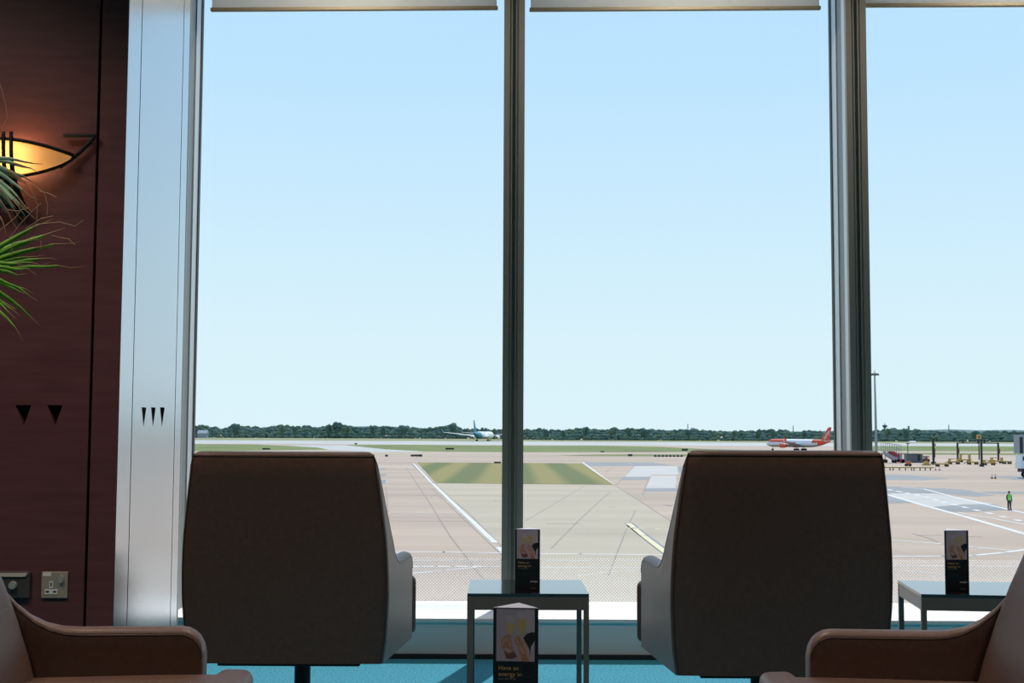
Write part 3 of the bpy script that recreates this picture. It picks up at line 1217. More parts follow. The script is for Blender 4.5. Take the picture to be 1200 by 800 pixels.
def frond(cpx, cpy, d, ang0, ang1, n, length, mi, droop, seed, dryness=0.2):
    """fan leaf: hub at pixel (cpx,cpy) depth d; blades between the angles (deg, 0 = right, positive up)."""
    rnd = random.Random(seed)
    hub = at_d(cpx, cpy, d) - bp_
    bm = new_bm()
    base = Vector((-0.01, 0.01, 1.22))
    mid = base.lerp(hub, 0.5) + Vector((0, 0, 0.10))
    pth = []
    for k in range(9):
        t = k / 8
        pth.append(base * (1 - t) ** 2 + mid * 2 * t * (1 - t) + hub * t * t)
    tube(bm, pth, [0.011 - 0.0007 * k for k in range(9)], 6)
    for k in range(n):
        a = R(lerp(ang0, ang1, (k + 0.5) / n) + rnd.uniform(-2.5, 2.5))
        L = length * rnd.uniform(0.78, 1.08)
        dirv = Vector((math.cos(a), rnd.uniform(-0.25, 0.1), math.sin(a))).normalized()
        side = dirv.cross(Vector((0, 1, 0))).normalized()
        wid = rnd.uniform(0.0045, 0.0078)
        segs = 9
        prev = None
        curl = rnd.uniform(0.6, 1.5) * droop
        for q in range(segs + 1):
            t = q / segs
            c = hub + dirv * (L * t) + Vector((0, 0, -curl * L * t * t)) + side * (rnd.uniform(-0.002, 0.002))
            ww = wid * (math.sin(PI * min(1, (t * 0.72 + 0.14))) ** 0.8) * (1 - t ** 3) + 0.0004
            fold = Vector((0, -1, 0)) * ww * 0.5
            if t > 0.80:
                c += Vector((0, 0, rnd.uniform(-0.006, 0.006)))
            cur = [bm.verts.new(c - side * ww), bm.verts.new(c + fold), bm.verts.new(c + side * ww)]
            if prev:
                for z in range(2):
                    f = bm.faces.new((prev[z], prev[z + 1], cur[z + 1], cur[z]))
                    f.material_index = 1 if t > 1 - dryness * rnd.uniform(0.7, 1.3) else 0
            prev = cur
    return obj('frond', bm, [mi, M['dry']], palm, smooth=60)


frond(-40, 186, 3.30, 8, -52, 13, 0.215, M['frond2'], 0.24, 3, 0.22)
frond(-45, 322, 3.25, 42, 8, 11, 0.300, M['frond'], 0.13, 5, 0.18)
frond(-62, 312, 3.20, 8, -34, 11, 0.245, M['frond'], 0.16, 9, 0.07)
frond(-75, 195, 3.42, 50, 14, 6, 0.205, M['frond2'], 0.1, 13, 0.3)
frond(-150, 260, 3.4, 200, 110, 14, 0.25, M['frond'], 0.2, 21, 0.2)
# dry wisps hanging off the leaves
rnd = random.Random(4)
bm = new_bm()
for (pts, d) in (([(0, 98), (6, 120), (9, 138), (3, 150)], 3.2), ([(0, 235), (8, 246), (22, 247), (34, 243)], 3.2), ([(10, 280), (24, 262), (38, 247), (48, 238)], 3.22),
                 ([(22, 206), (38, 225), (44, 240), (43, 258)], 3.2), ([(38, 216), (52, 226), (56, 240), (55, 252)], 3.22), ([(30, 268), (48, 256), (62, 253)], 3.25),
                 ([(46, 224), (58, 227), (66, 231)], 3.2), ([(40, 263), (70, 260), (88, 265), (98, 258)], 3.22), ([(60, 276), (80, 280), (88, 287)], 3.22),
                 ([(0, 270), (18, 255), (30, 240)], 3.24), ([(14, 285), (14, 300)], 3.2), ([(48, 282), (48, 292)], 3.2), ([(2, 352), (18, 362)], 3.2)):
    bm = new_bm()
    tube(bm, [at_d(x, y, d) - bp_ for x, y in pts], 0.0011, 4)
    obj('dry_fibre', bm, M['dry'], palm)

# ------------------------------------------------------------------ ground outside
bm = new_bm()
bx(bm, -4000, 4000, 9.0, 9000, GZ - 0.5, GZ)
ground = struct('ground', bm, M['ground'])
LV = [0]


def flat(name, polys, m, lift, kind='structure', parent=ground, thick=0.004):
    bm = new_bm()
    for pts in polys:
        w_ = [gp(x, y) for x, y in pts]
        prism(bm, [Vector((p.x, p.y, GZ)) for p in w_], (0, 0, lift))
    o = obj(name, bm, m, parent)
    o['kind'] = kind
    return o


def line_polys(pts, wm):
    """a painted line through ground pixels, constant real width wm (metres)."""
    out = []
    P_ = [gp(x, y) for x, y in pts]
    for a, b in zip(P_, P_[1:]):
        d = (b - a).normalized()
        s = Vector((-d.y, d.x, 0)) * wm / 2
        out.append([a - s - d * wm * .2, b - s + d * wm * .2, b + s + d * wm * .2, a + s - d * wm * .2])
    return out


def lines(name, segs, m, lift):
    bm = new_bm()
    for pts, wm in segs:
        for q in line_polys(pts, wm):
            prism(bm, [Vector((p.x, p.y, GZ)) for p in q], (0, 0, lift))
    o = obj(name, bm, m, ground)
    o['kind'] = 'structure'
    return o


def hs(x):     # slope of far ground lines with x
    return (x - 600) * 0.0045


def strip(y0, y1, x0=-500, x1=1700):
    return [(x0, y0 + hs(x0)), (x1, y0 + hs(x1)), (x1, y1 + hs(x1)), (x0, y1 + hs(x0))]


flat('grass_verge', [strip(512.4, 517.3)], M['grass_dry'], 0.01)
flat('runway', [strip(517.2, 521.2)], M['runway'], 0.014)
flat('grass_field', [[(-500, 516.5), (300, 520.6), (372, 524.2), (384, 526.6), (250, 528.4), (-500, 528)],
                     [(404, 521.2), (470, 521.0), (590, 522), (700, 522), (770, 523.2), (830, 526.2), (880, 527.4), (880, 529.3), (740, 529.6), (600, 529.5), (500, 528.8), (452, 526.2)],
                     [(985, 522.2), (1700, 524.5), (1700, 530.5), (985, 528)]], M['grass'], 0.02)
flat('taxiway', [[(340, 521.8), (404, 521.6), (452, 526.4), (500, 529.2), (440, 529.6), (384, 526.8)]], M['runway'], 0.018)
flat('grass_strip', [[(655, 533.3), (700, 532.4), (900, 532.0), (900, 534.2), (760, 534.6), (690, 534.2)],
                     [(1020, 530.2), (1700, 533), (1700, 535.6), (1020, 532.2)]], M['grass'], 0.02)
flat('apron_slab', [[(511, 566), (719, 568), (800, 620), (1010, 755), (1260, 960), (900, 990), (700, 760), (615, 668), (588, 642)]], M['slab_warm'], 0.006)


def island_mat():
    m = mat('mown_grass', (0.2, 0.22, 0.06), 0.9)
    nt = m.node_tree
    b = nt.nodes['Principled BSDF']
    tcn = nt.nodes.new('ShaderNodeTexCoord')
    wv = nt.nodes.new('ShaderNodeTexWave')
    wv.inputs['Scale'].default_value = 0.035
    wv.inputs['Distortion'].default_value = 2.2
    wv.inputs['Detail'].default_value = 3
    wv.inputs['Detail Scale'].default_value = 0.3
    mpn = nt.nodes.new('ShaderNodeMapping')
    _d = gp(719, 567.8) - gp(682, 542.8)
    mpn.inputs['Rotation'].default_value = (0, 0, -(math.atan2(_d.y, _d.x) - PI / 2) if _d.y > 0 else -(math.atan2(-_d.y, -_d.x) - PI / 2))
    mpn.inputs['Scale'].default_value = (1, 0.25, 1)
    nt.links.new(tcn.outputs['Object'], mpn.inputs['Vector'])
    nt.links.new(mpn.outputs['Vector'], wv.inputs['Vector'])
    r = nt.nodes.new('ShaderNodeValToRGB')
    r.color_ramp.elements[0].position = 0.25
    r.color_ramp.elements[0].color = (0.098, 0.118, 0.020, 1)
    r.color_ramp.elements[1].position = 0.85
    r.color_ramp.elements[1].color = (0.225, 0.190, 0.048, 1)
    nt.links.new(wv.outputs['Color'], r.inputs['Fac'])
    nt.links.new(r.outputs['Color'], b.inputs['Base Color'])
    return m


flat('grass_island', [[(489, 541.8), (600, 542.2), (682, 542.8), (719, 567.8), (620, 567), (511.5, 566)]], island_mat(), 0.03)
flat('asphalt_patch', [[(683, 541.6), (762, 541.6), (792, 545.3), (690, 546.2)],
                       [(730, 558.8), (760, 558.8), (758.5, 562.2), (727, 562.2)], [(756, 572), (793, 572), (793, 575.6), (753.5, 575.6)],
                       [(794, 546), (808, 546), (810, 555.8), (797, 555.8)],
                       [(442, 548.5), (451, 548.5), (451, 550), (442, 550)], [(442, 555), (452, 555), (452, 557.5), (443, 557.5)], [(445, 562), (452, 562), (452, 566.5), (445, 566.5)],
                       [(1030, 556), (1067, 556.6), (1114, 560.7), (1082, 562.5), (1030, 562)],
                       [(1030, 569.5), (1082, 571.5), (1128, 573.3), (1165, 580.5), (1142, 581.7), (1096, 577.7), (1030, 577.6)],
                       [(1030, 579), (1048, 582), (1070, 589), (1030, 589.6)],
                       [(1090, 594.3), (1128, 591.1), (1165, 590.8), (1184, 597), (1142, 599.5), (1104, 599.2)],
                       [(1149, 575.9), (1300, 575.6), (1300, 578), (1163, 578.2)], [(1160, 557.5), (1300, 558.5), (1300, 564.5), (1190, 562)]], M['slab_dark'], 0.01)
flat('new_slab', [[(744, 546), (793, 546), (794.5, 556), (764, 556), (762, 558.5), (730, 558.5)], [(764, 557), (792, 557), (793, 571.8), (756.5, 571.8)],
                  [(1042, 577.8), (1094, 578), (1128, 584), (1165, 590.5), (1128, 590.9), (1090, 594), (1070, 588.8), (1048, 581.8)]], M['slab_light'], 0.008)


def q3(pts, s=5.712, ox=1030, oy=540):
    return [(ox + x / s, oy + y / s) for x, y in pts]


def q2(pts, s=5.0, ox=440, oy=520):
    return [(ox + x / s, oy + y / s) for x, y in pts]


def q1(pts, s=5.0, ox=600, oy=520):
    return [(ox + x / s, oy + y / s) for x, y in pts]


segs = [(q3([(-60, 195), (55, 225), (300, 297), (560, 368), (971, 487), (1300, 580)]), 0.55), (q3([(160, 178), (300, 187), (500, 240), (870, 325), (1100, 375)]), 0.42),
        (q3([(530, 345), (740, 380), (1000, 430)]), 0.25), (q3([(60, 528), (430, 555), (640, 578), (880, 597)]), 0.3),
        (q3([(60, 640), (430, 637), (640, 632), (850, 612), (1100, 575)]), 0.42), (q3([(60, 700), (1100, 707)]), 0.2), (q3([(70, 728), (260, 742), (430, 760)]), 0.12),
        (q2([(222, 115), (330, 228)]), 0.35), (q2([(335, 232), (500, 390), (700, 578)]), 0.40), (q2([(722, 606), (760, 640)]), 0.4),
        (q2([(120, 632), (400, 634), (800, 640)]), 0.36), (q2([(150, 685), (800, 681)]), 0.13), (q2([(150, 672), (320, 672)]), 0.13),
        (q2([(150, 765), (400, 742), (600, 722), (800, 717)]), 0.18), (q2([(60, 405), (800, 408)]), 0.12),
        (q1([(60, 643), (400, 645), (900, 650)]), 0.3), (q1([(205, 682), (450, 684)]), 0.12), (q1([(700, 686), (900, 687)]), 0.12), (q1([(170, 724), (1000, 728)]), 0.14),
        (q1([(380, 775), (560, 752), (800, 738)]), 0.1), (q1([(60, 112), (340, 113), (415, 116)]), 0.4), (q1([(415, 108), (590, 238)]), 0.4),
        (q2([(150, 640), (60, 636)]), 0.3)]
for cx, cy in ((75, 193), (135, 205), (195, 217), (258, 228), (320, 243), (378, 260), (437, 277), (505, 292), (575, 310), (655, 330), (740, 350), (830, 373), (935, 397)):
    segs.append((q3([(cx - 15, cy - 4), (cx + 15, cy + 4)]), 0.5))
for cx in (225, 305, 402, 503, 602):
    segs.append((q2([(cx - 28, 717.5), (cx + 28, 719)]), 0.42))
lines('white_marking', segs, M['paint_white'], 0.014)
lines('grey_marking_border', [(q1([(684, 463), (772, 536), (1000, 709)]), 0.75)], M['slab_dark'], 0.012)
lines('yellow_marking', [(q1([(682, 465), (770, 538), (1000, 712)]), 0.42), (q1([(672, 492), (768, 496)]), 0.35), (q1([(845, 499), (870, 500)]), 0.4), (q1([(890, 500), (945, 501)]), 0.4)], M['paint_yellow'], 0.014)
lines('dark_joint', [(q2([(180, 140), (320, 350), (440, 545), (640, 800)]), 0.10), (q2([(345, 240), (540, 400), (760, 620)]), 0.10), (q2([(330, 262), (560, 480), (740, 650)]), 0.08),
                     (q1([(722, 390), (655, 540), (565, 770)]), 0.09), (q1([(570, 285), (400, 440), (230, 612)]), 0.10), (q1([(600, 240), (780, 355), (955, 470), (1100, 566)]), 0.12),
                     (q1([(205, 467), (405, 468)]), 0.28), (q1([(420, 250), (80, 450)]), 0.08), (q1([(570, 371), (605, 371)]), 0.3), (q1([(720, 128), (610, 240)]), 0.12),
                     (q1([(805, 190), (765, 300)]), 0.14), (q1([(960, 240), (985, 370)]), 0.12), (q1([(905, 358), (925, 364)]), 0.5),
                     (q1([(590, 135), (545, 170)]), 0.12), (q1([(672, 476), (790, 566), (960, 694)]), 0.14),
                     (q2([(60, 300), (760, 305)]), 0.10), (q2([(0, 450), (760, 455)]), 0.08), (q2([(75, 400), (60, 250)]), 0.1), (q2([(700, 335), (720, 336)]), 0.5),
                     (q2([(215, 117), (345, 235)]), 0.5), (q3([(230, 487), (330, 515), (385, 540)]), 0.18), (q3([(260, 498), (420, 497)]), 0.12), (q3([(560, 505), (690, 508)]), 0.15)], M['joint'], 0.012)
gl_ = [(q3([(60, 297), (420, 300), (971, 455)]), 0.12)]

# ------------------------------------------------------------------ woodland
def lump(bm, c, rx, ry, rz, rnd, sub=2, mi=0):
    mt = Matrix.Translation(c) @ Matrix.Rotation(rnd.uniform(0, 6.28), 4, 'Z') @ Matrix.Diagonal((rx, ry, rz, 1))
    r = bmesh.ops.create_icosphere(bm, subdivisions=sub, radius=1.0, matrix=Matrix.Identity(4))
    ph = [rnd.uniform(0, 6.28) for _ in range(6)]
    for v in r['verts']:
        q = v.co
        k = 1 + 0.13 * math.sin(4.1 * q.x + ph[0]) * math.sin(4.7 * q.y + ph[1]) + 0.11 * math.sin(7.3 * q.z + ph[2] + 3 * q.x) + 0.06 * math.sin(11 * q.y + ph[3]) + rnd.uniform(-0.06, 0.06)
        v.co = mt @ (q * k)
    for v in r['verts']:
        for f in v.link_faces:
            f.material_index = mi


TOP = [(-300, 499), (215, 499), (232, 498), (245, 500.5), (262, 501), (277, 497.5), (290, 500), (331, 498.5), (350, 500), (375, 499), (393, 496), (408, 499.5), (425, 500.5), (450, 499),
       (480, 500), (500, 502), (520, 499.5), (531, 498), (540, 503), (550, 502.5), (567, 502), (580, 503), (600, 503), (625, 503.3), (650, 504), (672, 502), (687, 501), (700, 503.5), (716, 502), (735, 502.5),
       (760, 503), (790, 504), (806, 503.5), (840, 504.5), (880, 504.5), (900, 503.5), (930, 505), (960, 505), (1010, 505), (1040, 502.5), (1060, 503), (1090, 504.5), (1120, 505.5), (1160, 505), (1200, 505.5), (1500, 507)]
rnd = random.Random(11)
_t = bmesh.new()
bmesh.ops.create_icosphere(_t, subdivisions=2, radius=1.0)
_tv = [v.co.copy() for v in _t.verts]
_tf = [[v.index for v in f.verts] for f in _t.faces]
_t.free()
WV, WF, WM = [], [], []


def wlump(c, rx, ry, rz, mi):
    ph = [rnd.uniform(0, 6.28) for _ in range(4)]
    n0 = len(WV)
    for q in _tv:
        k = 1 + 0.15 * math.sin(4.1 * q.x + ph[0]) * math.sin(4.7 * q.y + ph[1]) + 0.10 * math.sin(7.3 * q.z + ph[2] + 3 * q.x) + rnd.uniform(-0.09, 0.09)
        WV.append((c[0] + q.x * rx * k, c[1] + q.y * ry * k, c[2] + q.z * rz * k))
    for f in _tf:
        WF.append([n0 + a for a in f])
        WM.append(mi)


x = -230.0
while x < 1440:
    d = lerp(1335, 1185, min(1, max(0, (x - 560) / 80)))
    yt = interp(TOP, x)
    hgt = at_d(x, yt, d + 30).z - GZ
    for row, (dd, f0, f1, rr, st) in enumerate(((45, 0.62, 0.86, 0.30, 4), (25, 0.45, 0.66, 0.27, 3), (8, 0.25, 0.42, 0.24, 3), (-4, 0.06, 0.20, 0.20, 3))):
        for q in range(st):
            xx = x + rnd.uniform(0, 5.2)
            cx_ = at_d(xx, 505, d + dd).x
            r_ = hgt * rr * rnd.uniform(0.6, 1.15)
            wlump((cx_, d + dd + rnd.uniform(-8, 8), GZ + hgt * rnd.uniform(f0, f1)), r_ * 1.1, r_, r_ * rnd.uniform(0.65, 0.95), rnd.choice((0, 0, 1, 2)) if row < 3 else 0)
    x += 5.2
me = bpy.data.meshes.new('woodland')
me.from_pydata(WV, [], WF)
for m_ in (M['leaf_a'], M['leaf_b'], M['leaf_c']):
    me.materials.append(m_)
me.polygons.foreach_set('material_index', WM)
me.shade_smooth()
wl = bpy.data.objects.new('woodland', me)
COL.objects.link(wl)
tag(wl, 'long belt of dark green woodland along the far edge of the airfield', 'woodland', None, 'stuff')
# individual taller trees
protos = []
for s in range(4):
    r2 = random.Random(40 + s)
    bmc = new_bm()
    for k in range(9):
        a = r2.uniform(0, 6.28)
        rr = r2.uniform(0, 0.30)
        lump(bmc, (rr * math.cos(a), rr * math.sin(a), r2.uniform(0.45, 0.80)), r2.uniform(.14, .24), r2.uniform(.14, .24), r2.uniform(.13, .2), r2, 2, 0)
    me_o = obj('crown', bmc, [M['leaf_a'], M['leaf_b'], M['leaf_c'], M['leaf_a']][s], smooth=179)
    bmt = new_bm()
    tube(bmt, [(0, 0, 0), (0.01, 0, 0.3), (0, 0, 0.6)], [0.035, 0.028, 0.015], 6)
    tr_o = obj('trunk', bmt, M['bark'])
    protos.append((me_o, tr_o))
tx = [(233, 496.3), (277, 495.5), (331, 497), (346, 498.5), (386, 494.8), (396, 493.6), (407, 497.8), (437, 498), (449, 497.5), (474, 499), (519, 498), (531, 496.6), (546, 500.5), (567, 500.3), (579, 501),
      (640, 501.8), (660, 502.2), (686, 499.5), (716, 500.6), (737, 501), (755, 501.8), (807, 502.6), (860, 503.2), (889, 502.2), (906, 502.6), (942, 503.6), (1040, 500.8), (1062, 501.5), (1142, 503)]
for i, (px, py) in enumerate(tx):
    d = lerp(1335, 1185, min(1, max(0, (px - 560) / 80))) - 30
    pt = at_d(px, py, d)
    h = pt.z - GZ
    root = thing('tree', 'rounded tree whose crown stands out above the distant woodland belt', 'tree', (pt.x, d, GZ), rnd.uniform(0, 6.28), 'taller trees along the woodland')
    root.scale = (h * rnd.uniform(0.55, 0.8), h * 0.6, h / 0.97)
    for src in protos[i % 4]:
        c = src.copy()
        COL.objects.link(c)
        c.parent = root
for a, b in protos:
    bpy.data.objects.remove(a)
    bpy.data.objects.remove(b)
# far ridge
bm = new_bm()
D_ = 4200
pts = []
for k in range(121):
    px = -500 + 2200 * k / 120
    yy = (interp([(-500, 503), (200, 502.5), (380, 501), (440, 499), (480, 501.5), (600, 505), (760, 505), (900, 505.5), (1000, 505), (1080, 503.4), (1135, 503.2), (1150, 503.8), (1200, 503.8), (1700, 507)], px)
          + 0.35 * math.sin(k * 1.7) + 0.3 * math.sin(k * 3.1 + 1))
    p_ = at_d(px, yy, D_)
    pts.append((p_.x, p_.z))
for (xa, za), (xb, zb) in zip(pts, pts[1:]):
    q = [bm.verts.new(v) for v in ((xa, D_ - 300, GZ - 1), (xb, D_ - 300, GZ - 1), (xb, D_, zb), (xa, D_, za))]
    bm.faces.new(q)
    q2_ = [bm.verts.new(v) for v in ((xa, D_, za), (xb, D_, zb), (xb, D_ + 600, GZ - 1), (xa, D_ + 600, GZ - 1))]
    bm.faces.new(q2_)
bmesh.ops.remove_doubles(bm, verts=bm.verts[:], dist=0.01)
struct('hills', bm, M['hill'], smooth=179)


# ------------------------------------------------------------------ aircraft
def aircraft(name, label, loc, rz, L, rad, span, mats_fus, fin_m, eng_m, tip_m, scale=1.0, aft=None):
    root = thing(name, label, 'airplane', loc, rz, None, scale)
    # nose towards +X, tail at -X ; ground at z=0
    zc = rad + 1.75
    bm = new_bm()
    st = [(0.5, 0.02, -0.25), (0.494, 0.28, -0.2), (0.48, 0.52, -0.14), (0.455, 0.76, -0.06), (0.425, 0.93, 0), (0.38, 1, 0), (0.2, 1, 0), (0.0, 1, 0), (-0.15, 1, 0), (-0.24, 0.97, 0.03),
          (-0.32, 0.82, 0.15), (-0.40, 0.58, 0.33), (-0.46, 0.34, 0.5), (-0.495, 0.14, 0.62), (-0.5, 0.05, 0.66)]
    rings = []
    for fx, fr, fz in st:
        rings.append([Vector((fx * L, rad * fr * math.cos(2 * PI * k / 24), zc + rad * fz + rad * fr * math.sin(2 * PI * k / 24))) for k in range(24)])
    loft(bm, rings)
    bm.faces.ensure_lookup_table()
    for f in bm.faces:
        c = f.calc_center_median()
        if aft:
            f.material_index = aft(c.x / L, (c.z - zc) / rad)
    obj('fuselage', bm, mats_fus, root, smooth=60)
    for s in (-1, 1):
        bm = new_bm()
        prism(bm, [Vector((L * 0.464, s * rad * 0.45, zc + rad * 0.44)), Vector((L * 0.444, s * rad * 0.80, zc + rad * 0.36)), Vector((L * 0.440, s * rad * 0.72, zc + rad * 0.56)), Vector((L * 0.455, s * rad * 0.42, zc + rad * 0.64))], (0.05, s * 0.05, 0.08))
        obj('cockpit_window', bm, M['glassdark'], root)
    hs_ = span / 2
    for s in (-1, 1):
        bm = new_bm()
        rx0, rx1 = L * 0.13, -L * 0.075
        tipx0, tipx1 = rx0 - hs_ * 0.50, rx0 - hs_ * 0.50 - L * 0.035
        ztip = zc - rad * 0.45 + hs_ * 0.115
        r0 = [Vector((rx0, s * rad * 0.5, zc - rad * 0.55)), Vector((rx1, s * rad * 0.5, zc - rad * 0.6)), Vector((rx1, s * rad * 0.5, zc - rad * 0.45)), Vector((lerp(rx0, rx1, .3), s * rad * 0.5, zc - rad * 0.25))]
        kx0, kx1 = lerp(rx0, tipx0, 0.36), rx1 - L * 0.005
        km = lerp(0, 1, 0.36)
        zk = lerp(zc - rad * 0.45, ztip, 0.33)
        rk = [Vector((kx0, s * hs_ * 0.36, zk)), Vector((kx1, s * hs_ * 0.36, zk - 0.05)), Vector((kx1, s * hs_ * 0.36, zk + 0.1)), Vector((lerp(kx0, kx1, .3), s * hs_ * 0.36, zk + 0.45))]
        rt = [Vector((tipx0, s * hs_, ztip)), Vector((tipx1, s * hs_, ztip - 0.02)), Vector((tipx1, s * hs_, ztip + 0.06)), Vector((lerp(tipx0, tipx1, .3), s * hs_, ztip + 0.15))]
        loft(bm, [r0, rk, rt])
        wg = obj('wing', bm, M['jet_grey'] if name == 'passenger_jet' else M['jet_white'], root)
        bm = new_bm()
        prism(bm, [Vector((tipx0, s * hs_, ztip)), Vector((tipx1, s * hs_, ztip)), Vector((tipx1 - L * .014, s * (hs_ + 0.8), ztip + L * 0.040)), Vector((tipx1 + L * .004, s * (hs_ + 0.8), ztip + L * 0.042))], (0, s * 0.15, 0))
        obj('winglet', bm, tip_m, wg)
        # engine
        ey, ex, er = s * hs_ * 0.325, L * 0.12, rad * 0.55
        ez = zc - rad * 0.62
        bm = new_bm()
        lathe(bm, [(er * 0.78, L * 0.055), (er * 0.95, L * 0.060), (er, L * 0.045), (er * 1.02, L * 0.01), (er * 0.86, -L * 0.025), (er * 0.55, -L * 0.042)], 18, axis='X', mtx=Matrix.Translation((ex, ey, ez)))
        en = obj('engine', bm, eng_m, root, smooth=50)
        bm = new_bm()
        lathe(bm, [(er * 0.74, L * 0.0605), (er * 0.74, L * 0.0615)], 18, axis='X', mtx=Matrix.Translation((ex, ey, ez)))
        obj('engine_fan', bm, M['dark'], en)
        bm = new_bm()
        lathe(bm, [(er * 0.5, -L * 0.0425), (er * 0.2, -L * 0.056)], 18, axis='X', mtx=Matrix.Translation((ex, ey, ez)))
        obj('engine_core', bm, M['dark'], en)
        bm = new_bm()
        prism(bm, [Vector((ex + L * .03, ey - .15, ez + er * .9)), Vector((ex - L * .04, ey - .15, ez + er * .6)), Vector((ex - L * .06, ey - .15, zk + .1)), Vector((ex - L * .01, ey - .15, zk + .1))], (0, .3, 0))
        obj('pylon', bm, M['jet_white'], root)
        # tailplane
        bm = new_bm()
        hs2 = hs_ * 0.33
        za = zc + rad * 0.45
        a_ = [Vector((-L * .40, s * rad * .2, za)), Vector((-L * .47, s * rad * .2, za)), Vector((-L * .47, s * rad * .2, za + .25)), Vector((-L * .42, s * rad * .2, za + .35))]
        b_ = [Vector((-L * .475, s * hs2, za + hs2 * .11)), Vector((-L * .505, s * hs2, za + hs2 * .11)), Vector((-L * .505, s * hs2, za + hs2 * .11 + .08)), Vector((-L * .485, s * hs2, za + hs2 * .11 + .12))]
        loft(bm, [a_, b_])
        obj('tailplane', bm, M['jet_white'], root)
        # main gear
        bm = new_bm()
        gx_ = -L * 0.03
        gy_ = s * rad * 1.6
        tube(bm, [(gx_, gy_ * 0.8, zc - rad * .5), (gx_, gy_, 0.7)], 0.22, 8)
        obj('gear_leg', bm, M['lgrey'], root)
        for dx in (-0.8, 0.8):
            for dy in (-.45, .45):
                bm = new_bm()
                lathe(bm, [(0.45, -0.2), (0.6, -0.12), (0.6, 0.12), (0.45, 0.2)], 14, axis='Y', mtx=Matrix.Translation((gx_ + dx, gy_ + dy, 0.6)))
                obj('wheel', bm, M['tyre'], root)
    bm = new_bm()
    tube(bm, [(L * .40, 0, zc - rad * .8), (L * .405, 0, 0.5)], 0.16, 8)
    obj('gear_leg', bm, M['lgrey'], root)
    for dy in (-.3, .3):
        bm = new_bm()
        lathe(bm, [(0.35, -0.14), (0.45, -0.08), (0.45, 0.08), (0.35, 0.14)], 14, axis='Y', mtx=Matrix.Translation((L * .405, dy, 0.45)))
        obj('wheel', bm, M['tyre'], root)
    bm = new_bm()
    fh = L * 0.165 if name == 'passenger_jet' else L * 0.145
    f0 = zc + rad * 0.85
    t_ = 0.22
    lo = [Vector((-L * .335, 0, f0 - .3)), Vector((-L * .35, t_, f0 - .3)), Vector((-L * .47, 0.05, f0 - .3)), Vector((-L * .35, -t_, f0 - .3))]
    hi = [Vector((-L * .462, 0, f0 + fh)), Vector((-L * .47, t_ * .5, f0 + fh)), Vector((-L * .512, 0.02, f0 + fh)), Vector((-L * .47, -t_ * .5, f0 + fh))]
    loft(bm, [lo, hi])
    fin = obj('tail_fin', bm, fin_m, root)
    root['fin'] = 0
    del root['fin']
    return root, fin, (L, f0, fh, t_)


# teal-tailed widebody seen from behind, nose turned slightly right
p1 = gp(566, 516.6)
aircraft('widebody_jet', 'white wide-body jet with a teal tail taxiing beside the central mullion', (p1.x, p1.y, GZ), R(90 - 12), 63.0, 2.85, 61.0,
         [M['jet_white'], M['jet_teal']], M['jet_teal'], M['jet_white'], M['jet_teal'], 1.0,
         aft=lambda fx, fz: 1 if fx < -0.21 - 0.08 * (fz) else 0)


# orange and white narrow-body in profile
def orange(fx, fz):
    if fx < -0.285 + 0.07 * fz:
        return 1
    if fz > 0.35 and 0.20 < fx < 0.47:
        return 1
    if -0.1 < fz <= 0.45 and 0.02 + 0.22 * (fz + 0.1) < fx < 0.22 + 0.10 * fz:
        return 1
    if fz < -0.45:
        return 2
    return 0


p2 = gp(935.5, 528.0)
jet, fin, (L, f0, fh, t_) = aircraft('passenger_jet', 'orange and white passenger jet taxiing left of the right mullion', (p2.x, p2.y, GZ), R(180 - 47), 37.6, 1.98, 34.0,
                                     [M['jet_white'], M['jet_orange'], M['jet_grey']], M['jet_orange'], M['jet_orange'], M['jet_orange'], 0.84, aft=orange)
# name along the fin
ang = math.atan2(fh, -L * 0.125)
for s in (-1, 1):
    ax = Vector((-L * 0.118, 0, fh)).normalized()
    if s > 0:      # port side faces +Y ; reads with +x reversed
        xdir, ydir = ax, Vector((ax.z, 0, -ax.x)) * -1
    else:
        xdir, ydir = ax, Vector((ax.z, 0, -ax.x)) * -1
    zdir = xdir.cross(ydir)
    mt = Matrix((xdir, ydir, zdir)).transposed().to_4x4()
    off = Vector((-L * 0.395 if True else 0, s * (t_ * 0.80 + 0.02), f0 + fh * 0.10))
    mt = Matrix.Translation(off) @ mt
    text_mesh('lettering', 'easyJet', 1.75, M['whiteink'], fin, mt, extrude=0.12)

# ------------------------------------------------------------------ apron things
def simple(name, label, cat, bm, m, loc, rz=0, group=None, **k):
    o = obj(name, bm, m, None, **k)
    o.location = loc
    o.rotation_euler = (0, 0, rz)
    tag(o, label, cat, group)
    return o


def taxi_sign(px, py, w_px, h_px, label, blk=False):
    p = gp(px, py)
    s = p.y / F
    W_, H_ = w_px * s, h_px * s
    root = thing('taxiway_sign', label, 'sign', tuple(p), 0, 'taxiway signs in the grass and on the apron edge')
    bm = new_bm()
    bx(bm, -W_ / 2, W_ / 2, -0.15, 0.15, H_ * 0.25, H_)
    obj('sign_box', bm, M['sign'], root, bevel=0.02)
    if blk:
        bm = new_bm()
        bx(bm, W_ * 0.22, W_ * 0.5, -0.2, 0.2, H_ * 0.22, H_ * 1.05)
        obj('end_panel', bm, M['dark'], root)
    bm = new_bm()
    for q in (-0.35, 0.0, 0.35):
        bx(bm, W_ * q - 0.06, W_ * q + 0.06, -0.06, 0.06, 0, H_ * 0.25)
    obj('feet', bm, M['lgrey'], root)
    return root


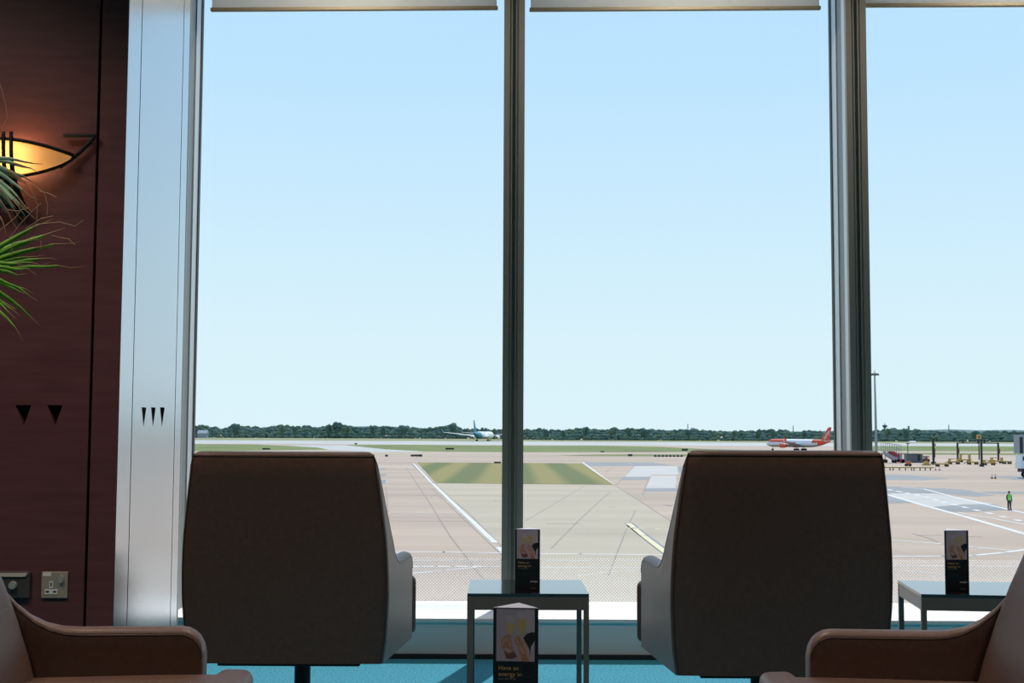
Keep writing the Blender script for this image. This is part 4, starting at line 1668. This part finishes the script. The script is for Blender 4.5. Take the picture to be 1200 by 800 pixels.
taxi_sign(527, 527.2, 10, 2.6, 'dark low taxiway sign in the grass below the widebody jet')
taxi_sign(488, 535.4, 13.5, 3.0, 'long taxiway sign with a black end above the corner of the grass island', True)
taxi_sign(453, 535.2, 3.4, 2.6, 'small black box sign just right of the left chair top')
taxi_sign(583, 543.2, 8, 2.4, 'brown low sign on the far grass edge against the central mullion')
taxi_sign(738.5, 535.0, 5, 3.0, 'black low sign on the thin grass strip in the middle pane')
taxi_sign(802.5, 528.6, 7, 3.0, 'dark low sign near the top left corner of the right-hand window chair')
taxi_sign(706, 530.0, 4.5, 1.7, 'tiny brown sign on the grass above the middle grass strip')
taxi_sign(417, 521.0, 3.0, 2.0, 'tiny dark sign beside the runway above the left chair')
taxi_sign(312, 527.0, 9, 2.2, 'low brown sign just above the top of the left chair')

# edge light row on the thin grass strip
for k in range(8):
    p = gp(768 + 4.4 * k, 535.0)
    bm = new_bm()
    lathe(bm, [(0.45, 0), (0.45, 0.25), (0.30, 0.5), (0.2, 0.55)], 8)
    simple('edge_light', 'small dark edge light in the row along the thin grass strip', 'light', bm, M['dark'], tuple(p), 0, 'taxiway edge lights')

# light mast
p = gp(1027, 530)
mast = thing('light_mast', 'tall grey floodlight mast right beside the right mullion', 'light mast', tuple(p))
topz = at_d(1026, 437, p.y).z - GZ
bm = new_bm()
tube(bm, [(0, 0, 0), (-0.1, 0, topz * .5), (-0.2, 0, topz)], [0.55, 0.42, 0.28], 10)
obj('pole', bm, M['lgrey'], mast, smooth=50)
bm = new_bm()
lathe(bm, [(1.1, topz - 0.5), (1.2, topz - 0.3), (0.5, topz + 0.1)], 12, mtx=Matrix.Translation((-.2, 0, 0)))
obj('head_ring', bm, M['grey'], mast)
for k in range(6):
    a = k * PI / 3
    bm = new_bm()
    bx(bm, -0.4, 0.4, -0.3, 0.3, topz - 0.9, topz - 0.2, 0, Matrix.Translation((1.25 * math.cos(a) - .2, 1.25 * math.sin(a), 0)))
    obj('floodlight', bm, M['grey'], mast)
bm = new_bm()
tube(bm, [(-.2, 0, topz), (-.2, 0, topz + 1.2)], 0.12, 6)
obj('finial', bm, M['grey'], mast)

# far skyline marks
def far(px, base, top, d):
    a, b = at_d(px, base, d), at_d(px, top, d)
    return a, b.z - a.z


a, h = far(1037, 506, 495.5, 1500)
tw = thing('lookout_tower', 'distant dark tower with a wide cabin on the skyline right of the light mast', 'tower', (a.x, 1500, GZ))
hz = a.z + h - GZ
bm = new_bm()
tube(bm, [(0, 0, 0), (0, 0, hz * .78)], [1.2, 0.9], 10)
obj('shaft', bm, M['hill'], tw)
bm = new_bm()
lathe(bm, [(1.0, hz * .70), (2.8, hz * .78), (2.8, hz * .86), (0.8, hz * .90)], 12)
obj('cabin', bm, M['hill'], tw)
bm = new_bm()
tube(bm, [(0, 0, hz * .88), (0, 0, hz)], 0.35, 6)
obj('antenna', bm, M['hill'], tw)
for px, top, wd, lb in ((1065, 499, 0.9, 'thin distant chimney on the skyline left of the black gantry'), (1112, 497.5, 0.45, 'thin distant lattice mast on the skyline above the black gantry'),
                        (929.5, 498.5, 0.4, 'faint distant mast on the skyline above the orange jet'), (806, 496.5, 0.4, 'faint distant mast beside the pale dome on the skyline')):
    a, h = far(px, 508, top, 1600)
    hz = a.z + h - GZ
    bm = new_bm()
    tube(bm, [(0, 0, 0), (0, 0, hz)], [wd * 1.5, wd], 8)
    for q in (0.6, 0.8, 0.95):
        tube(bm, [(-wd * 2, 0, hz * q), (wd * 2, 0, hz * q)], wd * .4, 6)
    simple('skyline_mast', lb, 'mast', bm, M['hill'], (a.x, 1600, GZ))
a, h = far(812, 505, 500.5, 1900)
dm = thing('radar_dome', 'pale round radar dome on the skyline above the right-hand window chair', 'dome', (a.x, 1900, GZ))
hz = a.z + h - GZ
bm = new_bm()
lathe(bm, [(1.5, 0), (1.5, hz - 7)], 10)
obj('tower', bm, M['hill'], dm)
bm = new_bm()
r = 4.2
lathe(bm, [(r * math.cos(R(t)), hz - r + r * math.sin(R(t))) for t in (-60, -40, -20, 0, 20, 40, 60, 80, 89)], 16)
obj('dome', bm, M['lgrey'], dm, smooth=60)
p = gp(238, 514.5)


def shed(px, py, d, wid, hgt, label):
    a = at_d(px, py, d)
    root = thing('shed', label, 'building', (a.x, d, GZ))
    hh = a.z - GZ
    bm = new_bm()
    bx(bm, -wid / 2, wid / 2, -4, 4, 0, hh)
    obj('walls', bm, M['lgrey'], root)
    bm = new_bm()
    prism(bm, [Vector((-wid / 2 - .5, -4.5, hh)), Vector((-wid / 2 - .5, 4.5, hh)), Vector((-wid / 2 - .5, 0, hh + hgt))], (wid + 1, 0, 0))
    obj('roof', bm, M['lgrey'], root)
    return root


shed(238, 507.6, 1290, 9, 3.2, 'pale roofed shed in front of the trees at the left edge of the window')
shed(1068, 517.6, 1150, 6, 0.9, 'low pale roof at the foot of the woodland right of the light mast')

# black gantry and posts
def post_thing(px, pyt, pyb, wpx, label, lamp=None):
    p = gp(px, pyb)
    s = p.y / F
    h = at_d(px, pyt, p.y).z - GZ
    root = thing('guidance_post', label, 'post', tuple(p))
    bm = new_bm()
    bx(bm, -wpx * s / 2, wpx * s / 2, -wpx * s / 2, wpx * s / 2, 0, h)
    obj('pole', bm, M['dark'], root)
    bm = new_bm()
    bx(bm, -wpx * s * 1.1, wpx * s * 1.1, -wpx * s, wpx * s, 0, 0.5)
    obj('foot', bm, M['dark'], root)
    if lamp:
        bm = new_bm()
        bx(bm, wpx * s * .5, wpx * s * 1.2, -0.3, 0.1, h * lamp, h * (lamp + .1))
        obj('lamp', bm, M['yellow'], root)
        bm = new_bm()
        bx(bm, wpx * s * .5, wpx * s * .85, -0.3, 0.1, h * .25, h * .6)
        obj('marker_board', bm, M['red'], root)
    return root


post_thing(1094, 513, 543.5, 2.2, 'thick black post left of the black gantry, with a yellow lamp', 0.68)
post_thing(1150.5, 514.5, 546.5, 2.0, 'black post standing in front of the middle of the gantry')
p = gp(1146, 541)
s = p.y / F
gy0 = p.y
h = at_d(1146, 518.5, gy0).z - GZ
gn = thing('gantry', 'black goal-shaped gantry with lamps on its crossbeam on the apron', 'gantry', tuple(p))
for px in (1122.5, 1170):
    bm = new_bm()
    x_ = (px - 1146) * s
    bx(bm, x_ - 0.2, x_ + 0.2, -0.2, 0.2, 0, h)
    obj('pole', bm, M['dark'], gn)
    bm = new_bm()
    bx(bm, x_ + 0.2, x_ + 0.45, -0.15, 0.1, h * .45, h * .7)
    obj('marker_board', bm, M['red'], gn)
bm = new_bm()
bx(bm, -23.7 * s, 24.2 * s, -0.16, 0.16, h - 0.25, h)
obj('crossbeam', bm, M['dark'], gn)
for px in (1129, 1146.5, 1154):
    bm = new_bm()
    x_ = (px - 1146) * s
    bx(bm, x_ - 0.2, x_ + 0.2, -0.2, 0.2, h, h + 3.6 * s)
    obj('lamp', bm, M['dark'], gn)
p = gp(1147.5, 538.5)
ys = thing('signal_pole', 'pole with a yellow box on top behind the gantry', 'signal', tuple(p))
h = at_d(1147.5, 511.5, p.y).z - GZ
bm = new_bm()
tube(bm, [(0, 0, 0), (0, 0, h)], 0.18, 8)
obj('pole', bm, M['dark'], ys)
bm = new_bm()
s = p.y / F
bx(bm, -2.4 * s, 2.6 * s, -0.3, 0.3, h - 2.6 * s, h + 2.2 * s)
obj('box', bm, M['yellow'], ys, bevel=0.05)
bm = new_bm()
bx(bm, -0.5 * s, 0.7 * s, -0.34, -0.3, h - 1.5 * s, h + 0.8 * s)
obj('lens', bm, M['dark'], ys)

# orange guard rail
p = gp(1036, 551)
q = gp(1091, 551)
gr = thing('guard_rail', 'thin orange guard rail on short posts just right of the right-hand window chair', 'barrier', tuple(p))
wid = (q - p).length
hz = 4.0 * p.y / F
bm = new_bm()
bx(bm, -1.5, wid, -0.06, 0.06, hz - 0.22, hz)
obj('rail', bm, M['yellow'], gr)
for px in (1043, 1046.5, 1054, 1061, 1068, 1071, 1078, 1084, 1090):
    x_ = (px - 1036) * p.y / F
    bm = new_bm()
    bx(bm, x_ - 0.10, x_ + 0.10, -0.08, 0.08, 0, hz - 0.2)
    obj('rail_post', bm, M['grey'], gr)


def cone(px, py, hpx, m, label, group=None):
    p = gp(px, py)
    s = p.y / F
    h = hpx * s
    root = thing('traffic_cone', label, 'traffic cone', tuple(p), 0, group)
    bm = new_bm()
    bx(bm, -h * .28, h * .28, -h * .28, h * .28, 0, h * .07)
    obj('base', bm, M['dark'], root)
    bm = new_bm()
    lathe(bm, [(h * .2, h * .07), (h * .13, h * .40)], 12)
    lathe(bm, [(h * .085, h * .65), (h * .035, h)], 12)
    obj('body', bm, m, root)
    bm = new_bm()
    lathe(bm, [(h * .13, h * .40), (h * .085, h * .65)], 12)
    obj('stripe', bm, M['whiteink'], root)
    return root


cone(1162.5, 560.6, 5.2, M['green'], 'green traffic cone standing beside a red one on the apron')
cone(1166.3, 560.6, 5.8, M['red'], 'red traffic cone standing right of a green one on the apron')
cone(1096.5, 551, 4.6, M['orange'], 'left of two small orange cones at the end of the guard rail')
cone(1101, 551, 4.6, M['orange'], 'right of two small orange cones at the end of the guard rail')


def wheels(root, xs, ys, r, wd=0.2):
    for x_ in xs:
        for y_ in ys:
            bm = new_bm()
            lathe(bm, [(r * .8, -wd / 2), (r, -wd * .3), (r, wd * .3), (r * .8, wd / 2)], 14, axis='Y', mtx=Matrix.Translation((x_, y_, r)))
            obj('wheel', bm, M['tyre'], root)


def dolly(px, py, lpx, label, m=None, load=None):
    p = gp(px, py)
    s = p.y / F
    Ln = lpx * s
    root = thing('baggage_dolly', label, 'trailer', tuple(p), 0, 'yellow dollies parked by the gantry')
    bm = new_bm()
    bx(bm, -Ln / 2, Ln / 2, -0.8, 0.8, 0.45, 0.75)
    obj('deck', bm, m or M['yellow'], root)
    bm = new_bm()
    tube(bm, [(-Ln / 2, 0, 0.5), (-Ln / 2 - 0.9, 0, 0.35)], 0.07, 6)
    obj('drawbar', bm, M['dark'], root)
    wheels(root, (-Ln * .35, Ln * .35), (-0.7, 0.7), 0.26)
    if load:
        bm = new_bm()
        bx(bm, -Ln * .42, -Ln * .36, -.7, .7, 0.75, 0.75 + load)
        bx(bm, Ln * .36, Ln * .42, -.7, .7, 0.75, 0.75 + load)
        bx(bm, -Ln * .42, Ln * .42, -.7, -.6, 0.75 + load - .15, 0.75 + load)
        obj('end_rails', bm, m or M['yellow'], root)
    return root


dolly(1104, 546.5, 15, 'yellow baggage dolly right behind the two orange cones')
dolly(1118, 543.8, 13, 'yellow baggage dolly at the foot of the left gantry pole', load=0.6)
dolly(1131, 541.4, 13, 'yellow baggage dolly with a bright frame inside the gantry', load=1.3)
dolly(1140, 544.2, 12, 'yellow baggage dolly left of the post in front of the gantry')
dolly(1159, 545.0, 14, 'yellow baggage dolly right of the post in front of the gantry', load=0.5)
dolly(1168, 542.8, 15, 'yellow baggage dolly at the foot of the right gantry pole', load=0.7)
dolly(1180, 543.5, 9, 'short yellow dolly between the gantry and the truck')
p = gp(1064.5, 546.2)
tr = thing('hand_trolley', 'small orange trolley with black wheels in front of the grey container', 'trolley', tuple(p))
bm = new_bm()
bx(bm, -0.4, 0.5, -0.4, 0.4, 0.3, 1.15)
obj('body', bm, M['orange'], tr, bevel=0.05)
wheels(tr, (-0.45, 0.35), (-0.35, 0.35), 0.3)
p = gp(1085.5, 545.2)
bm = new_bm()
bx(bm, -0.9, 0.9, -0.5, 0.5, 0.0, 0.35)
prism(bm, [Vector((-.5, -.5, .35)), Vector((.6, -.5, .35)), Vector((.4, -.5, 1.0)), Vector((-.4, -.5, 1.0))], (0, 1, 0))
simple('equipment_box', 'yellow equipment box below the red tug by the guard rail', 'box', bm, M['yellow'], tuple(p))

# belt loader, container, tug
p = gp(1048, 542.2)
bl = thing('belt_loader', 'pale belt loader with a red cab body right of the chair, under the light mast', 'vehicle', tuple(p))
s = p.y / F
bm = new_bm()
prism(bm, [Vector((-12.5 * s, -1, 10.5 * s)), Vector((-11.5 * s, -1, 13.2 * s)), Vector((4.5 * s, -1, 5.2 * s)), Vector((4.5 * s, -1, 1.4 * s)), Vector((1.0 * s, -1, 1.4 * s))], (0, 2, 0))
obj('conveyor', bm, M['mauve'], bl)
bm = new_bm()
prism(bm, [Vector((-6 * s, -1.3, 13.2 * s)), Vector((-1 * s, -1.3, 13.6 * s)), Vector((3 * s, -1.3, 9.5 * s)), Vector((5 * s, -1.3, 8.0 * s)), Vector((2 * s, -1.3, 6.8 * s)), Vector((-5 * s, -1.3, 10.5 * s))], (0, 2.6, 0))
obj('cab_body', bm, M['red'], bl, bevel=0.05)
bm = new_bm()
bx(bm, 2 * s, 10.5 * s, -1, 1, 0.8 * s, 4.6 * s)
obj('chassis', bm, M['red'], bl)
bm = new_bm()
bx(bm, 5.0 * s, 8.2 * s, -.9, .9, 4.6 * s, 11.2 * s)
obj('lift_frame', bm, M['mauve'], bl)
bm = new_bm()
for k in range(9):
    x_ = -14 * s + k * 2.6 * s
    for y_ in (-1.0, 1.0):
        bx(bm, x_ - .045, x_ + .045, y_ - .05, y_ + .05, 13.8 * s - max(0, k - 4) * 1.2 * s, (23.5 - 0.3 * k) * s)
for y_ in (-1.0, 1.0):
    prism(bm, [Vector((-14 * s, y_ - .05, 23.2 * s)), Vector((6.9 * s, y_ - .05, 20.8 * s)), Vector((6.9 * s, y_ - .05, 21.1 * s)), Vector((-14 * s, y_ - .05, 23.5 * s))], (0, .1, 0))
    prism(bm, [Vector((-14 * s, y_ - .05, 18.2 * s)), Vector((6.9 * s, y_ - .05, 16.2 * s)), Vector((6.9 * s, y_ - .05, 16.5 * s)), Vector((-14 * s, y_ - .05, 18.5 * s))], (0, .1, 0))
bx(bm, -14 * s, -3.0 * s, -1.0, 1.0, 13.4 * s, 13.8 * s)
obj('handrail', bm, M['lgrey'], bl)
wheels(bl, (-11 * s, 0.0, 9 * s), (-.9, .9), 0.45)
bm = new_bm()
tube(bm, [(-11 * s, 0, .4), (-10 * s, 0, 11.5 * s)], 0.12, 6)
obj('strut', bm, M['lgrey'], bl)
p = gp(1070.5, 541.8)
ct = thing('cargo_container', 'grey cargo container on the apron between the belt loader and the red tug', 'container', tuple(p))
bm = new_bm()
bx(bm, -9.5 * s, 9.5 * s, -1.2, 1.2, 0.5 * s, 10.2 * s)
obj('body', bm, M['grey'], ct, bevel=0.06)
bm = new_bm()
bx(bm, -9.7 * s, 7.5 * s, -1.3, 1.3, 9.6 * s, 10.4 * s)
obj('roof_rim', bm, M['dark'], ct)
bm = new_bm()
bx(bm, 3.0 * s, 6.5 * s, -1.26, -1.2, 2 * s, 9 * s)
obj('door', bm, M['dark'], ct)
bm = new_bm()
bx(bm, -9.5 * s, 9.5 * s, -1.1, 1.1, 0.0, 0.5 * s)
obj('skid', bm, M['dark'], ct)
p = gp(1084.5, 541.6)
tg = thing('baggage_tug', 'small red baggage tug right of the grey container', 'vehicle', tuple(p))
bm = new_bm()
bx(bm, -4.2 * s, 4.2 * s, -.8, .8, 1.2 * s, 4.0 * s)
obj('body', bm, M['red'], tg, bevel=0.08)
bm = new_bm()
bx(bm, -3.6 * s, 3.9 * s, -.75, .75, 7.0 * s, 7.8 * s)
obj('roof', bm, M['red'], tg, bevel=0.05)
for x_ in (-3.3, 0.6, 3.5):
    for y_ in (-.65, .65):
        bm = new_bm()
        bx(bm, x_ * s - .05, x_ * s + .05, y_ - .05, y_ + .05, 4 * s, 7 * s)
        obj('roof_post', bm, M['dark'], tg)
bm = new_bm()
bx(bm, -1.0 * s, 1.6 * s, -.5, .5, 4 * s, 6.6 * s)
obj('seat', bm, M['lgrey'], tg)
wheels(tg, (-2.6 * s, 2.6 * s), (-.7, .7), 0.35)
p = gp(1064, 533)
bm = new_bm()
tube(bm, [(0, 0, 0), (0, 0, at_d(1064, 519, p.y).z - GZ)], 0.16, 8)
bx(bm, -0.6, 0.6, -0.2, 0.2, at_d(1064, 519, p.y).z - GZ - .3, at_d(1064, 519, p.y).z - GZ)
simple('lamp_post', 'thin grey post rising behind the grey container', 'post', bm, M['grey'], tuple(p))

# high-lift truck at the right edge
p = gp(1205, 560.0)
s = p.y / F
tk = thing('high_lift_truck', 'high-lift truck with raised grey box body at the right edge of the picture', 'truck', tuple(p))
x0 = (1196.0 - 1205) * s
HZ = lambda py: at_d(1196, py, p.y).z - GZ
bm = new_bm()
bx(bm, x0, x0 + 8.0, 0.0, 2.6, HZ(531.2), HZ(509))
box = obj('cargo_box', bm, M['lgrey'], tk)
bm = new_bm()
bx(bm, x0 - .03, x0 + 0.5, -0.05, 0.0, HZ(531), HZ(512))
obj('door', bm, M['dark'], box)
bm = new_bm()
bx(bm, x0 + 1.08, x0 + 1.14, -0.03, 0, HZ(531), HZ(510))
bx(bm, x0 + 2.4, x0 + 2.46, -0.03, 0, HZ(531), HZ(510))
obj('seam', bm, M['grey'], box)
bm = new_bm()
prism(bm, [Vector((x0 + .1, 0.1, HZ(549))), Vector((x0 + .05, 0.1, HZ(541))), Vector((x0 + .35, 0.1, HZ(532))), Vector((x0 + 2.3, 0.1, HZ(532))), Vector((x0 + 2.3, 0.1, HZ(549)))], (0, 2.3, 0))
cabm = obj('cab', bm, M['jet_white'], tk, bevel=0.06)
bm = new_bm()
bx(bm, x0 + 0.5, x0 + 1.9, 0.05, 0.1, HZ(539.8), HZ(534.5))
obj('side_window', bm, M['glassdark'], cabm)
bm = new_bm()
bx(bm, x0 + .4, x0 + 8.0, 0.3, 2.2, HZ(553), HZ(548.5))
obj('chassis', bm, M['dark'], tk)
bm = new_bm()
for t in ((3.0, 7.0), (7.0, 3.0)):
    tube(bm, [(x0 + t[0], 1.2, HZ(548)), (x0 + t[1], 1.2, HZ(532))], 0.12, 6)
obj('scissor_lift', bm, M['grey'], tk)
for x_ in (x0 + 1.6, x0 + 6.2):
    for y_ in (0.25, 2.3):
        bm = new_bm()
        lathe(bm, [(0.40, -0.16), (0.56, -0.12), (0.56, 0.12), (0.40, 0.16)], 18, axis='Y', mtx=Matrix.Translation((x_, y_, 0.56)))
        wh = obj('wheel', bm, M['tyre'], tk)
        bm = new_bm()
        lathe(bm, [(0.30, -0.175), (0.30, 0.175)], 14, axis='Y', mtx=Matrix.Translation((x_, y_, 0.56)))
        obj('wheel_hub', bm, M['lgrey'], wh)


# ------------------------------------------------------------------ the worker on the apron
def skin_mesh(name, verts, edges, radii, m, parent, sub=2):
    me = bpy.data.meshes.new(name)
    me.from_pydata([Vector(v) for v in verts], edges, [])
    o = bpy.data.objects.new(name, me)
    COL.objects.link(o)
    sk = o.modifiers.new('skin', 'SKIN')
    if not me.skin_vertices:
        pass
    for i, r in enumerate(radii):
        sv = me.skin_vertices[0].data[i] if me.skin_vertices else None
        if sv:
            sv.radius = r if isinstance(r, tuple) else (r, r)
            sv.use_root = (i == 0)
    ss = o.modifiers.new('sub', 'SUBSURF')
    ss.levels = sub
    ss.render_levels = sub
    bpy.context.view_layer.update()
    bake(o)
    o.data.materials.clear()
    o.data.materials.append(m)
    o.data.shade_smooth()
    o.parent = parent
    return o


p = gp(1183, 597.2)
wk = thing('person', 'person in a bright green hi-vis vest and dark trousers standing on the apron', 'person', tuple(p), R(10))
V = [(0, 0, 0.95), (0, 0.01, 1.12), (0, 0, 1.32), (0, 0, 1.45), (0, 0, 1.53), (0, -0.01, 1.60), (0, -0.01, 1.71),
     (-0.10, 0, 0.90), (-0.105, 0.01, 0.50), (-0.11, 0.03, 0.09), (-0.12, -0.10, 0.04),
     (0.10, 0, 0.90), (0.11, -0.02, 0.50), (0.12, 0.02, 0.09), (0.13, -0.11, 0.04),
     (-0.20, 0, 1.42), (-0.25, 0.02, 1.14), (-0.24, -0.05, 0.90), (-0.235, -0.07, 0.80),
     (0.20, 0, 1.42), (0.25, 0.02, 1.14), (0.24, -0.05, 0.90), (0.235, -0.07, 0.80)]
E = [(0, 1), (1, 2), (2, 3), (3, 4), (4, 5), (5, 6), (0, 7), (7, 8), (8, 9), (9, 10), (0, 11), (11, 12), (12, 13), (13, 14), (3, 15), (15, 16), (16, 17), (17, 18), (3, 19), (19, 20), (20, 21), (21, 22)]
Rr = [(.15, .11), (.14, .10), (.16, .115), (.10, .08), .055, .085, .075, .085, .06, .045, .04, .085, .06, .045, .04, .065, .05, .038, .036, .065, .05, .038, .036]
skin_mesh('body', V, E, Rr, M['skin'], wk)
hand_bm = new_bm()
for s in (-1, 1):
    for k in range(4):
        x_ = s * 0.235 + (k - 1.5) * 0.0
        y_ = -0.07 + (k - 1.5) * 0.020
        tube(hand_bm, [(x_, y_, 0.79), (x_, y_, 0.745 - 0.004 * (1.5 - abs(k - 1.5))), (x_ - s * 0.012, y_ - 0.004, 0.705 - 0.008 * (1.5 - abs(k - 1.5)))], [0.010, 0.009, 0.007], 6)
    tube(hand_bm, [(s * 0.235, -0.095, 0.80), (s * 0.228, -0.125, 0.765), (s * 0.222, -0.13, 0.735)], [0.011, 0.010, 0.008], 6)
obj('fingers', hand_bm, M['skin'], wk)
skin_mesh('trousers', [(0, 0, 0.98), (-0.10, 0, 0.88), (-0.105, 0.01, 0.50), (-0.11, 0.03, 0.10), (0.10, 0, 0.88), (0.11, -0.02, 0.50), (0.12, 0.02, 0.10)],
          [(0, 1), (1, 2), (2, 3), (0, 4), (4, 5), (5, 6)], [(.17, .13), .105, .085, .075, .105, .085, .075], M['navy'], wk)
skin_mesh('sweater', [(0, 0, 1.30), (0, 0, 1.44), (-0.20, 0, 1.41), (-0.25, 0.02, 1.14), (-0.242, -0.05, 0.91), (0.20, 0, 1.41), (0.25, 0.02, 1.14), (0.242, -0.05, 0.91)],
          [(0, 1), (1, 2), (2, 3), (3, 4), (1, 5), (5, 6), (6, 7)], [(.15, .11), (.11, .09), .075, .062, .052, .075, .062, .052], M['navy'], wk)
bm = new_bm()
loft(bm, [superring(-a, a, -b, b, z, 24, 2.6) for z, a, b in ((0.90, .205, .155), (1.05, .20, .150), (1.25, .21, .155), (1.40, .21, .14), (1.47, .13, .10), (1.49, .08, .075))])
obj('safety_vest', bm, M['hivis'], wk, smooth=60)
bm = new_bm()
loft(bm, [superring(-a, a, -b, b, z, 24, 2.6) for z, a, b in ((1.08, .205, .157), (1.13, .207, .159))])
obj('reflective_band', bm, M['whiteink'], wk, smooth=60)
bm = new_bm()
lump(bm, (0, 0.012, 1.70), 0.098, 0.112, 0.098, random.Random(2), 3)
obj('hair', bm, M['hair'], wk, smooth=179)
for s in (-1, 1):
    bm = new_bm()
    bx(bm, s * 0.12 - .055, s * 0.12 + .055, -0.19, 0.09, 0, 0.09)
    obj('boot', bm, M['dark'], wk, bevel=0.03)
    bm = new_bm()
    lump(bm, (s * 0.092, -0.005, 1.645), 0.014, 0.025, 0.035, random.Random(2), 1)
    obj('ear', bm, M['skin'], wk, smooth=179)
bm = new_bm()
lump(bm, (0, -0.105, 1.635), 0.015, 0.022, 0.025, random.Random(2), 1)
obj('nose', bm, M['skin'], wk, smooth=179)
bm = new_bm()
for s in (-1, 1):
    lump(bm, (s * 0.034, -0.088, 1.665), 0.012, 0.008, 0.008, random.Random(2), 1)
bx(bm, -0.025, 0.025, -0.098, -0.09, 1.588, 1.596)
obj('face_marks', bm, M['hair'], wk)

# ------------------------------------------------------------------ render look
SC.view_settings.view_transform = 'Standard'
SC.view_settings.look = 'None'
SC.view_settings.gamma = 1.0
SC.view_settings.exposure = 0.0
SC.view_settings.use_curve_mapping = False
SC.cycles.use_denoising = True
SC.cycles.max_bounces = 10
SC.cycles.transparent_max_bounces = 24
SC.cycles.sample_clamp_indirect = 6.0
SC.cycles.caustics_reflective = False
SC.cycles.caustics_refractive = False
